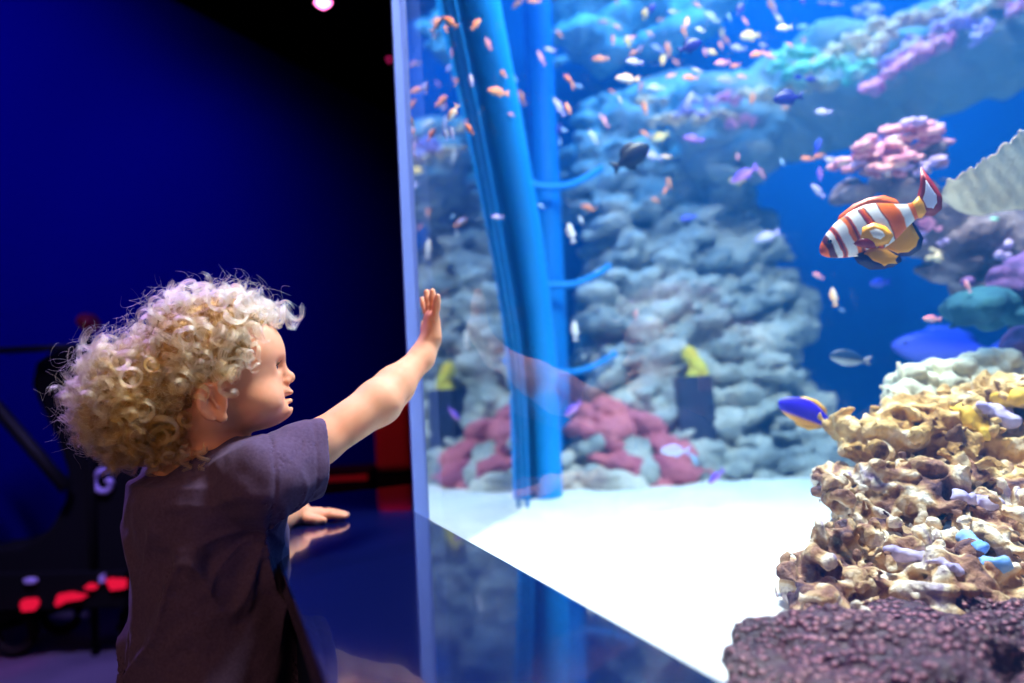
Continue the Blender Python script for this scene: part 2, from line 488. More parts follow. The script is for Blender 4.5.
wat = MB().prism([(p.x, p.y) for p in wp], Z_SAND - 0.1, 2.42).build('water', wm)
kind(wat)

# sand bed, gently heaped
nx, ny = 170, 190
xs = np.linspace(-0.35, 2.74, nx); ys = np.linspace(NEAR.y + .06, TB - .01, ny)
XX, YY = np.meshgrid(xs, ys, indexing='ij')
pts = np.stack([XX.ravel() * 3, YY.ravel() * 3, np.zeros(nx * ny)], 1).astype(np.float32)
ZZ = Z_SAND + 0.012 * fbm(pts, 3, 5) + 0.003 * vnoise(pts * 9, 8)
ZZ = ZZ + .006 * np.exp(-((XX.ravel() - C1.x) ** 2 + (YY.ravel() - C1.y) ** 2) / .16 ** 2)
inside = (XX.ravel() - Ci.x) * nrm.x + (YY.ravel() - Ci.y) * nrm.y > 0.001
dglass = (XX.ravel() - Ci.x) * nrm.x + (YY.ravel() - Ci.y) * nrm.y
# slide points lying in front of the pane onto it
Vs = np.stack([XX.ravel(), YY.ravel(), ZZ], 1)
push = np.maximum(0.002 - dglass, 0)
Vs[:, 0] += push * nrm.x; Vs[:, 1] += push * nrm.y
wl = side_b - Ci; ln = Vector((wl.y, -wl.x, 0)).normalized()
dl = (Vs[:, 0] - Ci.x) * ln.x + (Vs[:, 1] - Ci.y) * ln.y
pl = np.where(Vs[:, 1] > Ci.y, np.maximum(0.01 - dl, 0), 0); Vs[:, 0] += pl * ln.x; Vs[:, 1] += pl * ln.y
Vs[:, 1] = np.minimum(Vs[:, 1], TB - .004)
ii, jj = np.meshgrid(np.arange(nx - 1), np.arange(ny - 1), indexing='ij'); k = (ii * ny + jj).ravel()
Fq = np.stack([k, k + ny, k + ny + 1, k + 1], 1)
m_sand = noisy('white_sand', [(0.3, (0.80, 0.78, 0.74)), (0.7, (0.93, 0.91, 0.88))], 6, 8, 0.95, 0.3, 300, 0.002)
sand = link('sand', mesh_np('sand', Vs, Fq), m_sand)
tag(sand, 'white sand bed covering the bottom of the aquarium', 'sand', kd='stuff')

# ---- blue columns and clamps
m_pipe = plain('blue_pipe_plastic', (0.003, 0.27, 0.80), 0.5, 0.3)
m_pipe2 = plain('dim_blue_pipe_plastic', (0.002, 0.20, 0.64), 0.55, 0.25)
cp = [side_hit(*c) + sn * 0.03 for c in colpx]; cp[-1].z = Z_SAND - .06
pts = catmull(cp, 8)
c_t = empty('leaning_column', cp[-1], 'bright blue column curving upward beside the side pane of the tank', 'column')
MB().tube(pts, [0.046 - 0.010 * (i / (len(pts) - 1)) for i in range(len(pts))], 20).build('shaft', m_pipe, c_t, True)
seam = [side_hit(px - 19 + 4 * (i > 3), py) + sn * .012 for i, (px, py) in enumerate(colpx)]; seam[-1].z = Z_SAND - .06
MB().tube(catmull(seam, 6), 0.004, 8).build('seam_strip', m_pipe2, c_t, True)
c2 = empty('upright_pipe', P(560, 492, 2.45), 'dim blue upright pipe with three curved clamp arms, behind the column', 'pipe')
p2 = [P(x, y, 2.42) for x, y in ((534, -60), (541, 100), (549, 260), (555, 400), (557, 498))]; p2[-1].z = Z_SAND - .04
MB().tube(catmull(p2, 6), 0.045, 18).build('shaft', m_pipe2, c2, True)
for (x, y, s_) in ((548, 183, 1.0), (556, 281, .9), (562, 368, .85)):
    MB().tube(catmull([P(x - 22, y - 4, 2.33), P(x - 8, y + 4, 2.33), P(x + 18, y + 3, 2.34), P(x + 38, y - 5, 2.36), P(x + 54, y - 15, 2.38)], 5), 0.011 * s_, 10).build('clamp_arm', m_pipe, c2, True)

# ================================================================ ROCKWORK AND CORALS
rnd = random.Random(11)
def in_poly(x, y, poly):
    c = False; j = len(poly) - 1
    for i in range(len(poly)):
        xi, yi = poly[i]; xj, yj = poly[j]
        if (yi > y) != (yj > y) and x < (xj - xi) * (y - yi) / (yj - yi) + xi: c = not c
        j = i
    return c
def fill(poly, n, dfun, rpx, flat=0.5, jd=0.04, seed=0, deep=1.0, tilt=0.0, edge=0.6):
    """soft boulders that fill an outline seen from the visitor's side, each with its own distance and depth"""
    rr = random.Random(seed); out = []
    x0 = min(p[0] for p in poly); x1 = max(p[0] for p in poly); y0 = min(p[1] for p in poly); y1 = max(p[1] for p in poly)
    tries = 0
    while len(out) < n and tries < n * 60:
        tries += 1
        x = rr.uniform(x0, x1); y = rr.uniform(y0, y1)
        if not in_poly(x, y, poly): continue
        d = dfun(x, y) + rr.uniform(-jd, jd)
        r = rr.uniform(*rpx)
        # keep the boulder inside the outline
        for k in range(4):
            if all(in_poly(x + math.cos(a) * r * edge, y + math.sin(a) * r * flat * edge, poly) for a in (0, 1.57, 3.14, 4.71)): break
            r *= 0.72
        rm = r * d / FPX
        M = Matrix.Rotation(rr.uniform(-.5, .5), 3, 'Z') @ Matrix.Rotation(tilt + rr.uniform(-.3, .3), 3, 'Y') @ Matrix.Rotation(rr.uniform(-.25, .25), 3, 'X')
        out.append((P(x, y, d), (rm, rm * deep, rm * rr.uniform(flat * .8, flat * 1.25)), M))
    return out
def sculpt(name, blobs, h, mat, k=0.008, warp=None, carve=(), label=None, cat=None, group=None, kd=None, parent=None, seed=0, holes=None):
    lo = np.min([np.array(b[0]) - max(b[1]) for b in blobs], 0) - 5 * h - .01
    hi = np.max([np.array(b[0]) + max(b[1]) for b in blobs], 0) + 5 * h + .01
    f = Field(lo, hi, h, far=0.08)
    for c, r, M in blobs: f.ell(c, r, M, k)
    for c, r, M in carve: f.ell(c, r, M, 0.01, 'sub')
    if warp: f.warp(warp, 0.05)
    # never through the front pane
    ax = [f.lo[i] + f.h * np.arange(f.n[i], dtype=np.float32) for i in range(3)]
    X, Y = np.meshgrid(ax[0], ax[1], indexing='ij')
    pl = (GT + 0.004) - ((X - C0.x) * nrm.x + (Y - C0.y) * nrm.y)
    f.D = np.maximum(f.D, pl[:, :, None].astype(np.float32))
    o = link(name, f.mesh(name), mat, parent)
    if label: tag(o, label, cat, group, kd)
    return o
def W(a1, s1, a2=0, s2=1, aw=0, sw=1, seed=0, oct=3, hole=0, hs=20):
    def fn(X):
        r = a1 * fbm(X * s1, oct, seed)
        if a2: r = r + a2 * fbm(X * s2, 2, seed + 31)
        if aw: r = r + aw * (worley(X * sw, seed + 51) - 0.5)
        if hole:
            v = np.abs(vnoise(X * hs, seed + 77)); r = r + hole * np.clip(0.16 - v, 0, 1) / 0.16
        return r
    return fn

m_back = noisy('rockwork_grey', [(0.25, (0.16, 0.19, 0.20)), (0.5, (0.42, 0.44, 0.42)), (0.72, (0.72, 0.66, 0.58))], 7, 8, 0.9, 0.8, 25, 0.03)
m_arch = noisy('arch_grey', [(0.3, (0.24, 0.29, 0.29)), (0.7, (0.40, 0.42, 0.40))], 5, 6, 0.9, 0.4, 14, 0.02)
main = [(560, 175), (575, 120), (640, 90), (700, 78), (762, 105), (765, 160), (746, 200), (778, 240), (814, 325), (790, 347), (808, 395), (852, 440), (865, 512), (700, 512), (548, 512), (565, 450), (590, 400), (578, 330), (588, 250), (568, 200)]
bl = fill(main, 230, lambda x, y: 2.98 - (y - 80) * 0.0012, (24, 46), 0.42, 0.06, 3, 1.0, -0.1)
bl += fill(main, 900, lambda x, y: 2.87 - (y - 80) * 0.0012, (9, 24), 0.42, 0.09, 4, 1.0, -0.15)
sculpt('rockwork', bl, 0.008, m_back, 0.004, W(0.012, 14, 0.008, 42, aw=0.012, sw=16, seed=3), label='tall grey wall of stacked rock behind the blue columns', cat='rock')
arch = [(672, 130), (700, 92), (780, 78), (850, 48), (925, 10), (1000, -45), (1130, -60), (1130, 10), (1030, 60), (955, 95), (912, 118), (850, 138), (800, 150), (745, 185), (690, 165)]
bl = fill(arch, 130, lambda x, y: 2.78 - (x - 640) * 0.0012, (30, 60), 0.5, 0.03, 5, 1.0, 0.35)
bl += fill([(672, 100), (700, 85), (790, 85), (790, 140), (740, 185), (690, 165)], 120, lambda x, y: 2.68 - (x - 640) * 0.0012, (8, 20), 0.45, 0.04, 105, 1.0, 0.2)
sculpt('rock_arch', bl, 0.009, m_arch, 0.016, W(0.014, 9, 0.005, 30, seed=9), label='smooth grey rock overhang sweeping up to the top right corner', cat='rock')
tl = [(528, 60), (560, 30), (548, -20), (760, -40), (742, 8), (700, 40), (640, 50), (600, 66), (560, 68)]
bl = fill(tl, 46, lambda x, y: 2.95, (16, 44), 0.35, 0.05, 6, 1.0, -0.3)
sculpt('rock_ledge', bl, 0.012, m_back, 0.008, W(0.016, 12, 0.008, 36, seed=12), label='blurred grey rock ledge at the top of the tank, right of the column', cat='rock')
# pink coral mound and the pale rubble at its foot
m_pinkc = noisy('pink_coral_crust', [(0.3, (0.42, 0.08, 0.13)), (0.7, (0.80, 0.22, 0.26))], 9, 5, 0.9, 0.7, 30, 0.01)
pk = [(562, 432), (590, 412), (622, 399), (650, 412), (680, 445), (712, 470), (716, 498), (650, 500), (625, 484), (600, 470)]
bl = fill(pk, 110, lambda x, y: 2.42 - (y - 400) * .001, (9, 26), 0.45, 0.05, 21, 1.0, 0.35)
sculpt('pink_coral', bl, 0.006, m_pinkc, 0.008, W(0.010, 22, 0.005, 60, seed=2), label='rosy pink coral mound in front of the grey rock wall', cat='coral')
m_pale = noisy('pale_rubble', [(0.3, (0.36, 0.34, 0.30)), (0.7, (0.78, 0.70, 0.60))], 12, 6, 0.9, 0.8, 40, 0.01)
for i, (poly, lab) in enumerate((([(552, 455), (575, 448), (588, 470), (640, 492), (640, 512), (548, 512)], 'pale rubble rock at the foot of the column, left of the pink coral'),
                                 ([(596, 470), (640, 480), (655, 505), (590, 512)], 'low beige rubble rock lying under the pink coral'),
                                 ([(690, 478), (740, 470), (800, 480), (850, 500), (840, 522), (700, 512)], 'broad pale rubble bank between the pink coral and the front reef'))):
    bl = fill(poly, 34, lambda x, y: 2.32 - i * .06 + (.45 if i == 2 else 0), (8, 22), 0.5, 0.03, 30 + i, 1.0)
    sculpt('rubble_rock', bl, 0.006, m_pale, 0.006, W(0.006, 24, seed=3 + i), label=lab, cat='rock')

# square dark pot with a yellow sponge
pot = empty('coral_pot', P(696, 446, 2.38), 'dark square pot in front of the rock wall, yellow sponge on top', 'pot')
m_pot = plain('dark_blue_pot', (0.004, 0.015, 0.06), 0.6)
b0 = P(696, 448, 2.38); b1 = P(696, 376, 2.38)
rr_ = [(0.066, b0.z), (0.060, b1.z), (0.050, b1.z), (0.050, b1.z - .03)]
V = []; 
for r_, z in rr_:
    for a in range(4): V.append((b0.x + r_ * math.cos(math.pi / 4 + a * math.pi / 2) * 1.15, b0.y + r_ * math.sin(math.pi / 4 + a * math.pi / 2) * 1.15, z))
F = [(3, 2, 1, 0)] + [(l * 4 + j, l * 4 + (j + 1) % 4, l * 4 + 4 + (j + 1) % 4, l * 4 + 4 + j) for l in range(3) for j in range(4)] + [(12, 13, 14, 15)]
link('vessel', mesh_py('vessel', V, F), m_pot, pot)
bl = [(Vector((b0.x, b0.y, Z_SAND + (b0.z - Z_SAND) * f_)), (.10, .08, .05), None) for f_ in (0, .3, .6, .85)]
sculpt('stone_plinth', bl, 0.008, m_back, 0.02, W(0.008, 15, seed=7), label='grey rock block under the dark square pot', cat='rock')
m_yel = noisy('yellow_sponge', [(0.3, (0.85, 0.55, 0.02)), (0.7, (1.0, 0.90, 0.10))], 20, 4, 0.7, 0.5, 60, 0.004)
bl = [(P(x, y, 2.38), (r_, r_, r_ * 1.2), None) for x, y, r_ in ((692, 378, .022), (704, 380, .020), (696, 366, .024), (690, 356, .022), (700, 370, .02), (698, 384, .022), (689, 352, .016))]
sculpt('yellow_sponge', bl, 0.004, m_yel, 0.012, W(0.004, 60, seed=5), label='bright yellow sponge standing on the dark square pot', cat='sponge')

# corals growing on the overhang
cream = noisy('cream_coral', [(0.3, (0.60, 0.36, 0.22)), (0.7, (1.0, 0.78, 0.50))], 14, 4, 0.8, 0.6, 40, 0.008)
lilac = noisy('lilac_coral', [(0.3, (0.45, 0.28, 0.70)), (0.7, (0.85, 0.62, 0.92))], 14, 4, 0.8, 0.6, 40, 0.008)
rosy = noisy('rosy_coral', [(0.3, (0.75, 0.12, 0.40)), (0.6, (1.0, 0.40, 0.52)), (0.75, (0.95, 0.80, 0.62))], 18, 4, 0.8, 0.6, 40, 0.008)
green = noisy('green_coral', [(0.3, (0.12, 0.50, 0.36)), (0.7, (0.50, 0.85, 0.62))], 14, 4, 0.8, 0.6, 40, 0.008)
def finger(name, pts_px, d, rpx, mat, label, seed=0, step=6):
    pts = []
    for i in range(len(pts_px) - 1):
        (x0, y0), (x1, y1) = pts_px[i], pts_px[i + 1]; n = max(2, int(math.hypot(x1 - x0, y1 - y0) / step))
        for j in range(n): pts.append((x0 + (x1 - x0) * j / n, y0 + (y1 - y0) * j / n))
    pts.append(pts_px[-1]); rr = random.Random(seed); bl = []
    for x, y in pts:
        r_ = rpx * rr.uniform(.65, 1.2) * d / FPX
        bl.append((P(x + rr.uniform(-3, 3), y + rr.uniform(-2, 2), d + rr.uniform(-.03, .03)), (r_ * .9, r_ * 1.1, r_ * rr.uniform(.5, .8)), Matrix.Rotation(rr.uniform(-.6, .2), 3, 'Y')))
        for _ in range(4):
            rk = r_ * rr.uniform(.28, .5); bl.append((P(x + rr.uniform(-1, 1) * rpx * 1.1, y + rr.uniform(-1, .9) * rpx * .8, d - rr.uniform(-.02, .03)), (rk, rk, rk * .9), None))
    return sculpt(name, bl, 0.005, mat, 0.003, W(0.005, 40, 0.003, 90, seed=seed), label=label, cat='coral', group='knobbly corals along the top of the overhang')
finger('knobbly_coral', [(805, 72), (838, 50), (862, 35), (880, 22)], 2.28, 9, cream, 'cream finger of coral rising above the green coral on the overhang', 1)
finger('knobbly_coral', [(866, 55), (885, 35), (905, 18), (925, 18), (945, 8)], 2.26, 9, cream, 'longest cream coral finger, topmost on the middle of the overhang', 2)
finger('knobbly_coral', [(848, 80), (858, 68), (872, 62)], 2.24, 8, green, 'short greenish coral finger left of the pink coral patch', 3)
finger('knobbly_coral', [(868, 90), (885, 78), (905, 62), (925, 50), (942, 42)], 2.2, 10, rosy, 'pink and cream coral patch hanging on the front of the overhang', 4)
finger('knobbly_coral', [(885, 66), (905, 50), (912, 42)], 2.22, 9, lilac, 'small lilac coral knob behind the pink patch', 5)
finger('knobbly_coral', [(776, 66), (782, 55), (795, 50), (808, 52), (800, 70), (785, 76)], 2.3, 9, green, 'round green coral clump at the left of the cream fingers', 6)
finger('knobbly_coral', [(818, 66), (840, 62)], 2.25, 7, green, 'small bright green coral tuft under the cream finger', 7)
finger('knobbly_coral', [(738, 95), (752, 95), (775, 92), (805, 86), (830, 84)], 2.36, 8, cream, 'pale cream coral rim behind the dark blue damselfish', 8)
finger('knobbly_coral', [(940, 28), (958, 20), (972, 24)], 2.2, 8, lilac, 'lilac coral with cream crest near the top right', 9)
finger('knobbly_coral', [(978, 12), (990, 2), (1006, 0)], 2.18, 9, cream, 'cream coral knob nearest the top right corner', 10)
finger('knobbly_coral', [(978, 32), (990, 26), (975, 44)], 2.15, 6, lilac, 'purple coral tufts under the cream knob at top right', 11)
finger('knobbly_coral', [(1012, 12), (1022, 6), (1034, 14)], 2.12, 8, rosy, 'pink coral cut by the right edge at the top', 12)
finger('knobbly_coral', [(858, 12), (868, 8), (875, 12)], 2.4, 6, lilac, 'pale lilac coral floating highest above the cream fingers', 13)
for i, (x, y, s_) in enumerate(((665, 120, 16), (690, 112, 14), (716, 116, 18), (742, 120, 12), (650, 100, 14), (700, 100, 12), (728, 98, 12))):
    finger('knobbly_coral', [(x - s_, y + 3), (x, y - 2), (x + s_, y + 2)], 2.42, 6, (cream, lilac, cream, rosy, cream, lilac, rosy)[i], 'pale encrusting coral on the left end of the overhang, between small fish', 60 + i)

# pink plate corals on their own outcrop behind the striped fish
m_out = noisy('brown_outcrop', [(0.3, (0.07, 0.04, 0.05)), (0.52, (0.20, 0.13, 0.14)), (0.72, (0.48, 0.34, 0.34))], 14, 8, 0.9, 0.8, 40, 0.012)
oc = [(838, 172), (870, 160), (945, 140), (942, 190), (960, 205), (1080, 200), (1150, 230), (1150, 330), (1024, 322), (960, 285), (905, 270), (885, 240), (900, 205), (850, 200), (822, 205), (828, 190)]
bl = fill(oc, 120, lambda x, y: 1.82 + (y - 200) * .0002, (12, 34), 0.6, 0.05, 41, 1.0)
sculpt('coral_outcrop', bl, 0.006, m_out, 0.012, W(0.010, 20, 0.004, 55, seed=8), label='brown encrusted outcrop behind the striped fish, under the pink plates', cat='rock')
m_plate = noisy('pink_plate_coral', [(0.3, (0.34, 0.07, 0.16)), (0.5, (0.78, 0.28, 0.34)), (0.66, (0.95, 0.60, 0.52))], 34, 4, 0.75, 0.6, 50, 0.006)
rr = random.Random(5)
poly = [(832, 168), (850, 150), (872, 132), (892, 128), (905, 118), (942, 122), (944, 165), (925, 178), (880, 172), (845, 182)]
cnt = 0
while cnt < 72:
    x = rr.uniform(830, 946); y = rr.uniform(118, 184)
    if not in_poly(x, y, poly): continue
    d = 1.74 + rr.uniform(-.04, .05); r_ = rr.uniform(6, 12.5) * d / FPX
    o = sculpt('plate_coral', [(P(x, y, d), (r_, r_ * .9, r_ * .34), Matrix.Rotation(rr.uniform(-.5, .1), 3, 'Y') @ Matrix.Rotation(rr.uniform(.1, .5), 3, 'X'))], 0.004, m_plate if rr.random() > .2 else lilac, 0.004,
           W(0.005, 55, 0.002, 120, seed=cnt), label='pink plate coral, one of the overlapping plates on the outcrop behind the striped fish', cat='coral', group='overlapping pink plate corals')
    cnt += 1
# spots of growth on the outcrop
for i, (x, y, r_, m_, lab) in enumerate(((960, 236, 13, green, 'green coral tuft on the outcrop right of the striped fish'), (985, 228, 12, green, 'green coral tuft under the white fan coral'),
        (930, 222, 12, rosy, 'pink coral tuft beside the tail of the striped fish'), (945, 240, 8, lilac, 'lilac coral dot on the outcrop, left of the green tuft'), (918, 238, 9, lilac, 'small lilac tuft just behind the striped fish'),
        (1005, 250, 12, lilac, 'mauve coral tuft at the right edge of the outcrop'), (935, 255, 9, cream, 'cream coral dot low on the outcrop'))):
    d = 1.76; rm = r_ * d / FPX; rq = random.Random(i)
    bl = [(P(x + rq.uniform(-r_, r_) * .8, y + rq.uniform(-r_, r_) * .6, d + rq.uniform(-.01, .02)), (rm * .4, rm * .4, rm * .34), None) for _ in range(9)]
    sculpt('coral_tuft', bl, 0.0035, m_, 0.004, W(0.003, 70, seed=i), label=lab, cat='coral')
m_teal = noisy('teal_rock', [(0.3, (0.01, 0.05, 0.09)), (0.7, (0.05, 0.16, 0.19))], 12, 5, 0.9, 0.6, 40, 0.01)
bl = fill([(940, 318), (950, 300), (985, 292), (1060, 285), (1100, 300), (1100, 335), (1000, 330), (955, 330)], 34, lambda x, y: 1.62, (12, 26), .6, .03, 44)
sculpt('teal_boulder', bl, 0.005, m_teal, 0.01, W(0.006, 24, seed=18), label='dark teal boulder between the brown outcrop and the front reef', cat='rock')
m_purp = noisy('purple_dark_rock', [(0.3, (0.06, 0.03, 0.10)), (0.7, (0.34, 0.14, 0.40))], 16, 5, 0.9, 0.7, 40, 0.01)
bl = fill([(950, 275), (985, 262), (1060, 250), (1130, 280), (1130, 300), (1000, 300)], 26, lambda x, y: 1.68, (10, 24), .6, .03, 45)
sculpt('purple_rock', bl, 0.005, m_purp, 0.01, W(0.006, 30, seed=19), label='dark purple rock with mauve dots above the teal boulder', cat='rock')
bl = fill([(1000, 345), (1030, 330), (1130, 320), (1130, 400), (1010, 392), (985, 372)], 30, lambda x, y: 1.5, (10, 24), .6, .03, 46)
sculpt('purple_rock', bl, 0.005, m_purp, 0.01, W(0.006, 30, seed=22), label='purple crusted rock at the right edge, just above the front reef', cat='rock')

# white fan coral with a scalloped rim
m_fan = noisy('white_fan_coral', [(0.3, (0.60, 0.47, 0.34)), (0.7, (0.88, 0.76, 0.60))], 12, 6, 0.7, 0.8, 45, 0.010)
rim = [(942, 196), (947, 184), (958, 180), (966, 172), (975, 168), (983, 160), (993, 157), (1002, 148), (1012, 143), (1020, 133), (1032, 128), (1042, 118), (1060, 112), (1090, 120), (1110, 150), (1100, 190)]
low = [(940, 198), (948, 204), (958, 211), (970, 215), (982, 216), (995, 213), (1008, 211), (1024, 210), (1040, 210), (1056, 209), (1072, 208), (1088, 206), (1100, 204), (1108, 202), (1112, 196), (1106, 192)]
V = []; F = []; nr, nc = len(rim), 9
rimc = catmull([Vector((x, y, 0)) for x, y in rim], 8); lowc = catmull([Vector((x, y, 0)) for x, y in low], 8); n_ = len(rimc)
for side in (0, 1):
    for i in range(n_):
        for j in range(nc):
            s_ = j / (nc - 1); x = rimc[i].x * s_ + lowc[i].x * (1 - s_); y = rimc[i].y * s_ + lowc[i].y * (1 - s_)
            rib = -0.006 * abs(math.sin(i * .42 + .9 * math.sin(i * .17))) * s_ ** 3 + .004 * math.sin(i * .37 + 4 * s_) * math.sin(5 * s_ + i * .2)
            d = 1.42 - 0.10 * s_ + 0.10 * (x - 940) / 160 + rib + (0.014 + .02 * (1 - s_)) * side
            if side and j == nc - 1: d -= .006
            V.append(P(x, y - (3.6 * abs(math.sin(i * .42 + .9 * math.sin(i * .17))) + 1.2 * math.sin(i * .13)) * s_ ** 3, d))
def vid(s_, i, j): return s_ * n_ * nc + i * nc + j
for i in range(n_ - 1):
    for j in range(nc - 1):
        F.append((vid(0, i, j), vid(0, i, j + 1), vid(0, i + 1, j + 1), vid(0, i + 1, j))); F.append((vid(1, i, j), vid(1, i + 1, j), vid(1, i + 1, j + 1), vid(1, i, j + 1)))
    F.append((vid(0, i, nc - 1), vid(1, i, nc - 1), vid(1, i + 1, nc - 1), vid(0, i + 1, nc - 1))); F.append((vid(0, i, 0), vid(0, i + 1, 0), vid(1, i + 1, 0), vid(1, i, 0)))
for j in range(nc - 1):
    F.append((vid(0, 0, j), vid(1, 0, j), vid(1, 0, j + 1), vid(0, 0, j + 1)))
fan = link('fan_coral', mesh_py('fan_coral', V, F, True), m_fan); tag(fan, 'white fan coral with a scalloped rim at the right edge', 'coral')
ss = fan.modifiers.new('s', 'SUBSURF'); ss.levels = 1; ss.render_levels = 2

# ---- the front reef
m_tan = noisy('tan_reef_rock', [(0.32, (0.07, 0.03, 0.05)), (0.43, (0.36, 0.17, 0.11)), (0.52, (0.66, 0.42, 0.22)), (0.60, (0.92, 0.78, 0.62)), (0.70, (0.34, 0.24, 0.40))], 20, 9, 0.85, 1.0, 95, 0.009, warp=0.8)
m_gold = noisy('golden_reef_rock', [(0.32, (0.14, 0.06, 0.03)), (0.43, (0.50, 0.27, 0.08)), (0.55, (0.78, 0.52, 0.22)), (0.66, (0.88, 0.74, 0.58)), (0.75, (0.40, 0.28, 0.38))], 18, 9, 0.85, 1.0, 95, 0.009, warp=0.8)
m_beige = noisy('beige_green_coral', [(0.3, (0.40, 0.38, 0.28)), (0.6, (0.78, 0.74, 0.56))], 16, 5, 0.8, 0.7, 50, 0.008)
m_encr = noisy('purple_encrusting_coral', [(0.3, (0.20, 0.06, 0.09)), (0.55, (0.46, 0.18, 0.22)), (0.75, (0.62, 0.34, 0.30))], 9, 4, 0.6, 1.0, 60, 0.006, vor=125, spec=0.5, vstops=((0.16, 0.10, 0.16), (1.25, 1.2, 1.25)))
RW = W(0.012, 24, 0.006, 60, aw=0.014, sw=32, seed=41, hole=0.012, hs=22)
RW2 = W(0.010, 26, 0.006, 64, aw=0.012, sw=38, seed=47, hole=0.012, hs=26)
up = [(838, 432), (848, 426), (872, 424), (895, 408), (925, 398), (960, 392), (1000, 385), (1040, 378), (1130, 380), (1130, 480), (1000, 478), (930, 470), (880, 466), (850, 455)]
bl = fill(up, 110, lambda x, y: 1.34 - (y - 380) * .0012, (16, 40), 0.42, 0.05, 51, 1.3, .25) + fill(up, 190, lambda x, y: 1.28 - (y - 380) * .0012, (4, 12), 0.6, 0.05, 151, 1.2, .1)
CV = lambda *a: [(P(x, y, d), (r_ * d / FPX, .07, r_ * .62 * d / FPX), None) for x, y, r_, d in a]
sculpt('reef_rock', bl, 0.0036, m_gold, 0.008, RW, carve=CV((1010, 455, 26, 1.14), (948, 462, 13, 1.12)), label='uppermost golden brown rock of the front reef, pointing left', cat='rock')
mid = [(818, 482), (826, 472), (850, 470), (880, 455), (960, 460), (1130, 470), (1130, 580), (980, 575), (900, 560), (858, 535), (838, 510), (822, 498)]
bl = fill(mid, 120, lambda x, y: 1.22 - (y - 460) * .0014, (16, 38), 0.40, 0.06, 52, 1.3, .25) + fill(mid, 220, lambda x, y: 1.16 - (y - 460) * .0014, (4, 12), 0.6, 0.06, 152, 1.2, .2)
sculpt('reef_rock', bl, 0.0036, m_tan, 0.008, RW2, carve=CV((885, 500, 22, 1.05), (852, 488, 9, 1.06), (1005, 480, 28, 1.05), (930, 520, 12, 1.02), (970, 530, 13, 1.0)), label='middle tan rock of the front reef, full of holes', cat='rock')
lowp = [(784, 588), (790, 560), (812, 535), (840, 522), (880, 530), (930, 545), (1000, 560), (1130, 570), (1130, 640), (960, 640), (860, 640), (800, 632), (788, 612)]
bl = fill(lowp, 120, lambda x, y: 1.06 - (y - 530) * .0017, (14, 36), 0.38, 0.04, 53, 1.2, .3) + fill(lowp, 240, lambda x, y: 1.02 - (y - 530) * .0017, (3.5, 11), 0.55, 0.04, 153, 1.2, .2)
sculpt('reef_rock', bl, 0.0036, m_tan, 0.008, W(0.012, 26, 0.005, 64, aw=0.014, sw=34, seed=61, hole=0.010, hs=24), carve=CV((862, 548, 12, .96), (830, 572, 9, .95), (900, 574, 14, .92), (965, 600, 22, .88), (1000, 560, 16, .92)), label='lower tan rock of the front reef, above the purple coral', cat='rock')
core = [(P(x, y, d), (r_, r_, r_ * .8), None) for x, y, d, r_ in ((930, 500, 1.36, .10), (1010, 470, 1.42, .12), (1060, 560, 1.25, .12), (960, 590, 1.10, .08), (885, 600, 1.04, .05), (1100, 640, 1.05, .10), (920, 560, 1.20, .08), (1010, 630, 1.02, .08), (1000, 420, 1.5, .09))]
sculpt('rock_core', core, 0.008, m_out, 0.03, W(0.01, 20, seed=3), label='brown rock core deep inside the front reef, seen through its gaps', cat='rock')
en = [(735, 668), (748, 640), (768, 625), (795, 618), (830, 632), (870, 628), (900, 600), (950, 596), (1000, 608), (1130, 620), (1130, 760), (900, 780), (745, 720)]
bl = fill(en, 150, lambda x, y: min(.98, .245 * 796 / (y - 392)), (16, 44), 0.5, 0.012, 54, .8, .1)
sculpt('encrusting_coral', bl, 0.0035, m_encr, 0.012, W(0.014, 13, 0.004, 40, aw=0.005, sw=110, seed=71), label='purple pimpled encrusting coral along the foot of the front reef', cat='coral')
bl = fill([(728, 655), (740, 645), (752, 660), (756, 690), (738, 690)], 16, lambda x, y: .82, (5, 10), .8, .01, 55)
sculpt('coral_sprig', bl, 0.0025, m_beige, 0.004, W(0.003, 70, seed=31), label='small beige coral sprig at the left foot of the purple coral', cat='coral')
bg = [(884, 388), (893, 375), (915, 366), (940, 362), (965, 356), (1000, 352), (1030, 350), (1030, 385), (985, 395), (930, 402), (898, 412), (888, 402)]
bl = fill(bg, 150, lambda x, y: 1.48 - (y - 350) * .0008, (8, 15), 0.85, 0.05, 56, 1.1)
sculpt('nodular_coral', bl, 0.0035, m_beige, 0.003, W(0.003, 60, 0, 1, aw=0.006, sw=48, seed=81), label='pale greenish nodular coral on top of the front reef', cat='coral')
for i, (pts_, lab) in enumerate((([(898, 362), (902, 378), (905, 390)], 'little pale spine sticking up from the nodular coral'), ([(880, 386), (892, 394), (903, 402)], 'pale spine pointing left from the nodular coral'))):
    MBo = MB().tube([P(x, y, 1.42) for x, y in pts_], [0.003, 0.007, 0.009], 8).build('coral_spine', m_beige, None, True); tag(MBo, lab, 'coral')
